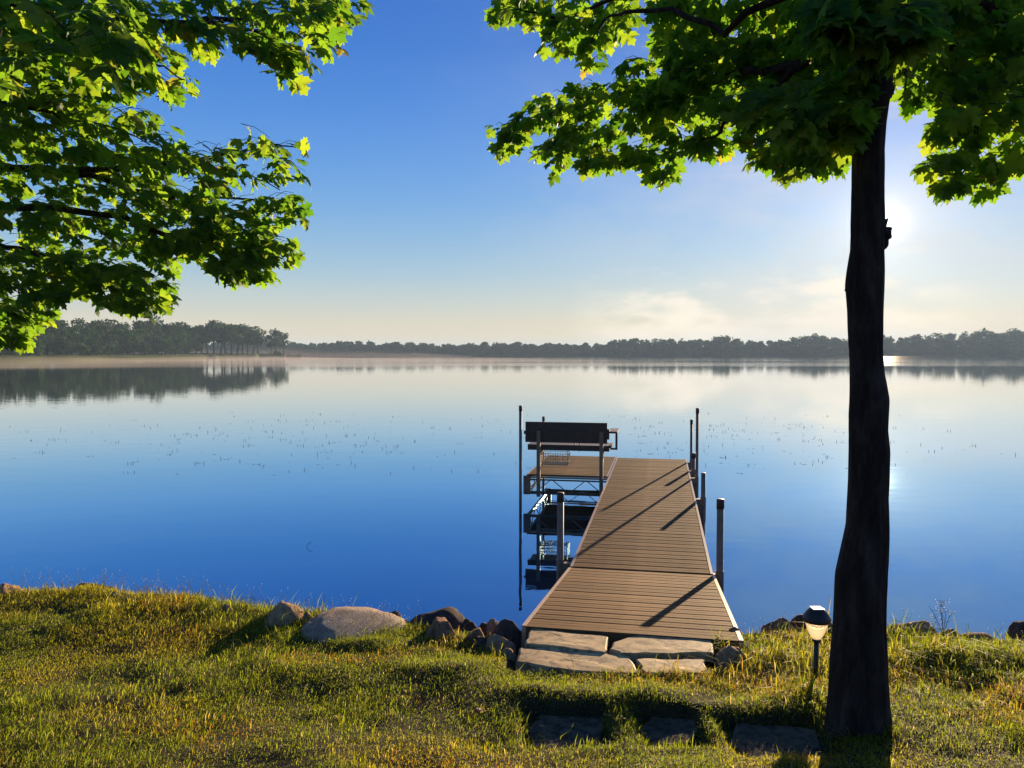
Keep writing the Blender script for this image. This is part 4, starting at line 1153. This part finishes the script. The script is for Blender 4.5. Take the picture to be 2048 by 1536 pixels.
# twig sticking out of the water
c = at_z(612, 1094, 0)
b = MB().tube([(0, 0, -.05), (.02, 0, .03), (.06, .01, .07), (.12, .02, .085)], [.004, .004, .003, .002], 5).tube([(.045, 0, .05), (.05, .03, .08), (.08, .05, .10)], [.002, .002, .001], 4)
o = b.build('water_twig', M['bark']); o.location = c; o.scale = (.7, .7, .7); tag(o, 'bent dark twig sticking out of the open water left of the dock', 'twig')

def water_weeds():
    r = random.Random(9); b = MB()
    for _ in range(520):
        u = r.random()
        px = r.gauss(560, 260) if u < .5 else r.gauss(1450, 300); py = r.triangular(815, 960, 860)
        if not 0 < px < 2048: continue
        c = at_z(px, py, 0); s = c.y / 22
        n = 1 if r.random() < .7 else r.randint(2, 4)
        for _k in range(n):
            x, y = c.x + r.uniform(-.12, .12), c.y + r.uniform(-.1, .1)
            if r.random() < .4:
                w_ = r.uniform(.02, .05); b.add([(x - w_, y, .004), (x, y - w_ * .5, .004), (x + w_, y, .004), (x, y + w_ * .5, .004)], [(0, 1, 2, 3)])
            else:
                h = r.uniform(.015, .06); dx = r.uniform(-.6, .6) * h; w_ = r.uniform(.003, .006)
                b.tube([(x, y, -.02), (x + dx * .4, y, h * .6), (x + dx, y, h)], [w_, w_, w_ * .4], 3, caps=False)
    m = Mat('pond_weed'); m.set((.03, .04, .02), .9, spec=0.0)
    tag(b.build('pond_weeds', m.m), 'scattered thin weed stems poking through the still water', 'water weeds', kind='stuff')
water_weeds()

# ------------------------------------------------------------------ mist and haze
def volume(name, b, density, color, aniso=0.3, label=None):
    m = bpy.data.materials.new(name); m.use_nodes = True; n_, l_ = m.node_tree.nodes, m.node_tree.links
    n_.remove(n_['Principled BSDF']); v = n_.new('ShaderNodeVolumePrincipled'); v.inputs['Density'].default_value = density
    v.inputs['Color'].default_value = color + (1,); v.inputs['Anisotropy'].default_value = aniso
    l_.new(v.outputs[0], n_['Material Output'].inputs['Volume'])
    tag(b.build(name, m), label, kind='stuff')
volume('haze', MB().box(-3500, 3500, -60, 3900, -3.0, 40), .00036, (.55, .78, 1.0), .0)
def mist_bank(x0, x1, y0, y1, h, seed):
    """low bank: flat bottom on the water, uneven tapering top"""
    r = np.random.default_rng(seed); nx, ny = 40, 12
    V = []; b = MB()
    for j in range(ny):
        for i in range(nx):
            s, t = i / (nx - 1), j / (ny - 1); x = x0 + (x1 - x0) * s; y = y0 + (y1 - y0) * t
            e = min(1, 4 * min(s, 1 - s), 4 * min(t, 1 - t)) ; z = .02 + h * max(0, e) * (.75 + .6 * float(vnoise(i * .35 + seed, j * .5)))
            b.v.append((x, y, max(z, .02)))
    for j in range(ny):
        for i in range(nx):
            s, t = i / (nx - 1), j / (ny - 1); b.v.append((x0 + (x1 - x0) * s, y0 + (y1 - y0) * t, .012))
    o = nx * ny
    for j in range(ny - 1):
        for i in range(nx - 1):
            a = j * nx + i; b.f.append((a, a + 1, a + 1 + nx, a + nx)); b.f.append((o + a + nx, o + a + nx + 1, o + a + 1, o + a))
    for i in range(nx - 1):
        b.f.append((o + i, o + i + 1, i + 1, i)); a = (ny - 1) * nx + i; b.f.append((a, a + 1, o + a + 1, o + a))
    for j in range(ny - 1):
        a = j * nx; b.f.append((a, a + nx, o + a + nx, o + a)); a = j * nx + nx - 1; b.f.append((a + nx, a, o + a, o + a + nx))
    return b
volume('low_mist', mist_bank(-330, 40, 120, 330, 1.1, 3), .0028, (1.0, .88, .82), .0, 'thin low mist lying on the water in front of the left point')
volume('rising_mist', mist_bank(-260, -20, 380, 505, 4.2, 8), .0012, (1.0, .88, .82), .0, 'pinkish mist rising from the water in front of the far shore, left of centre')
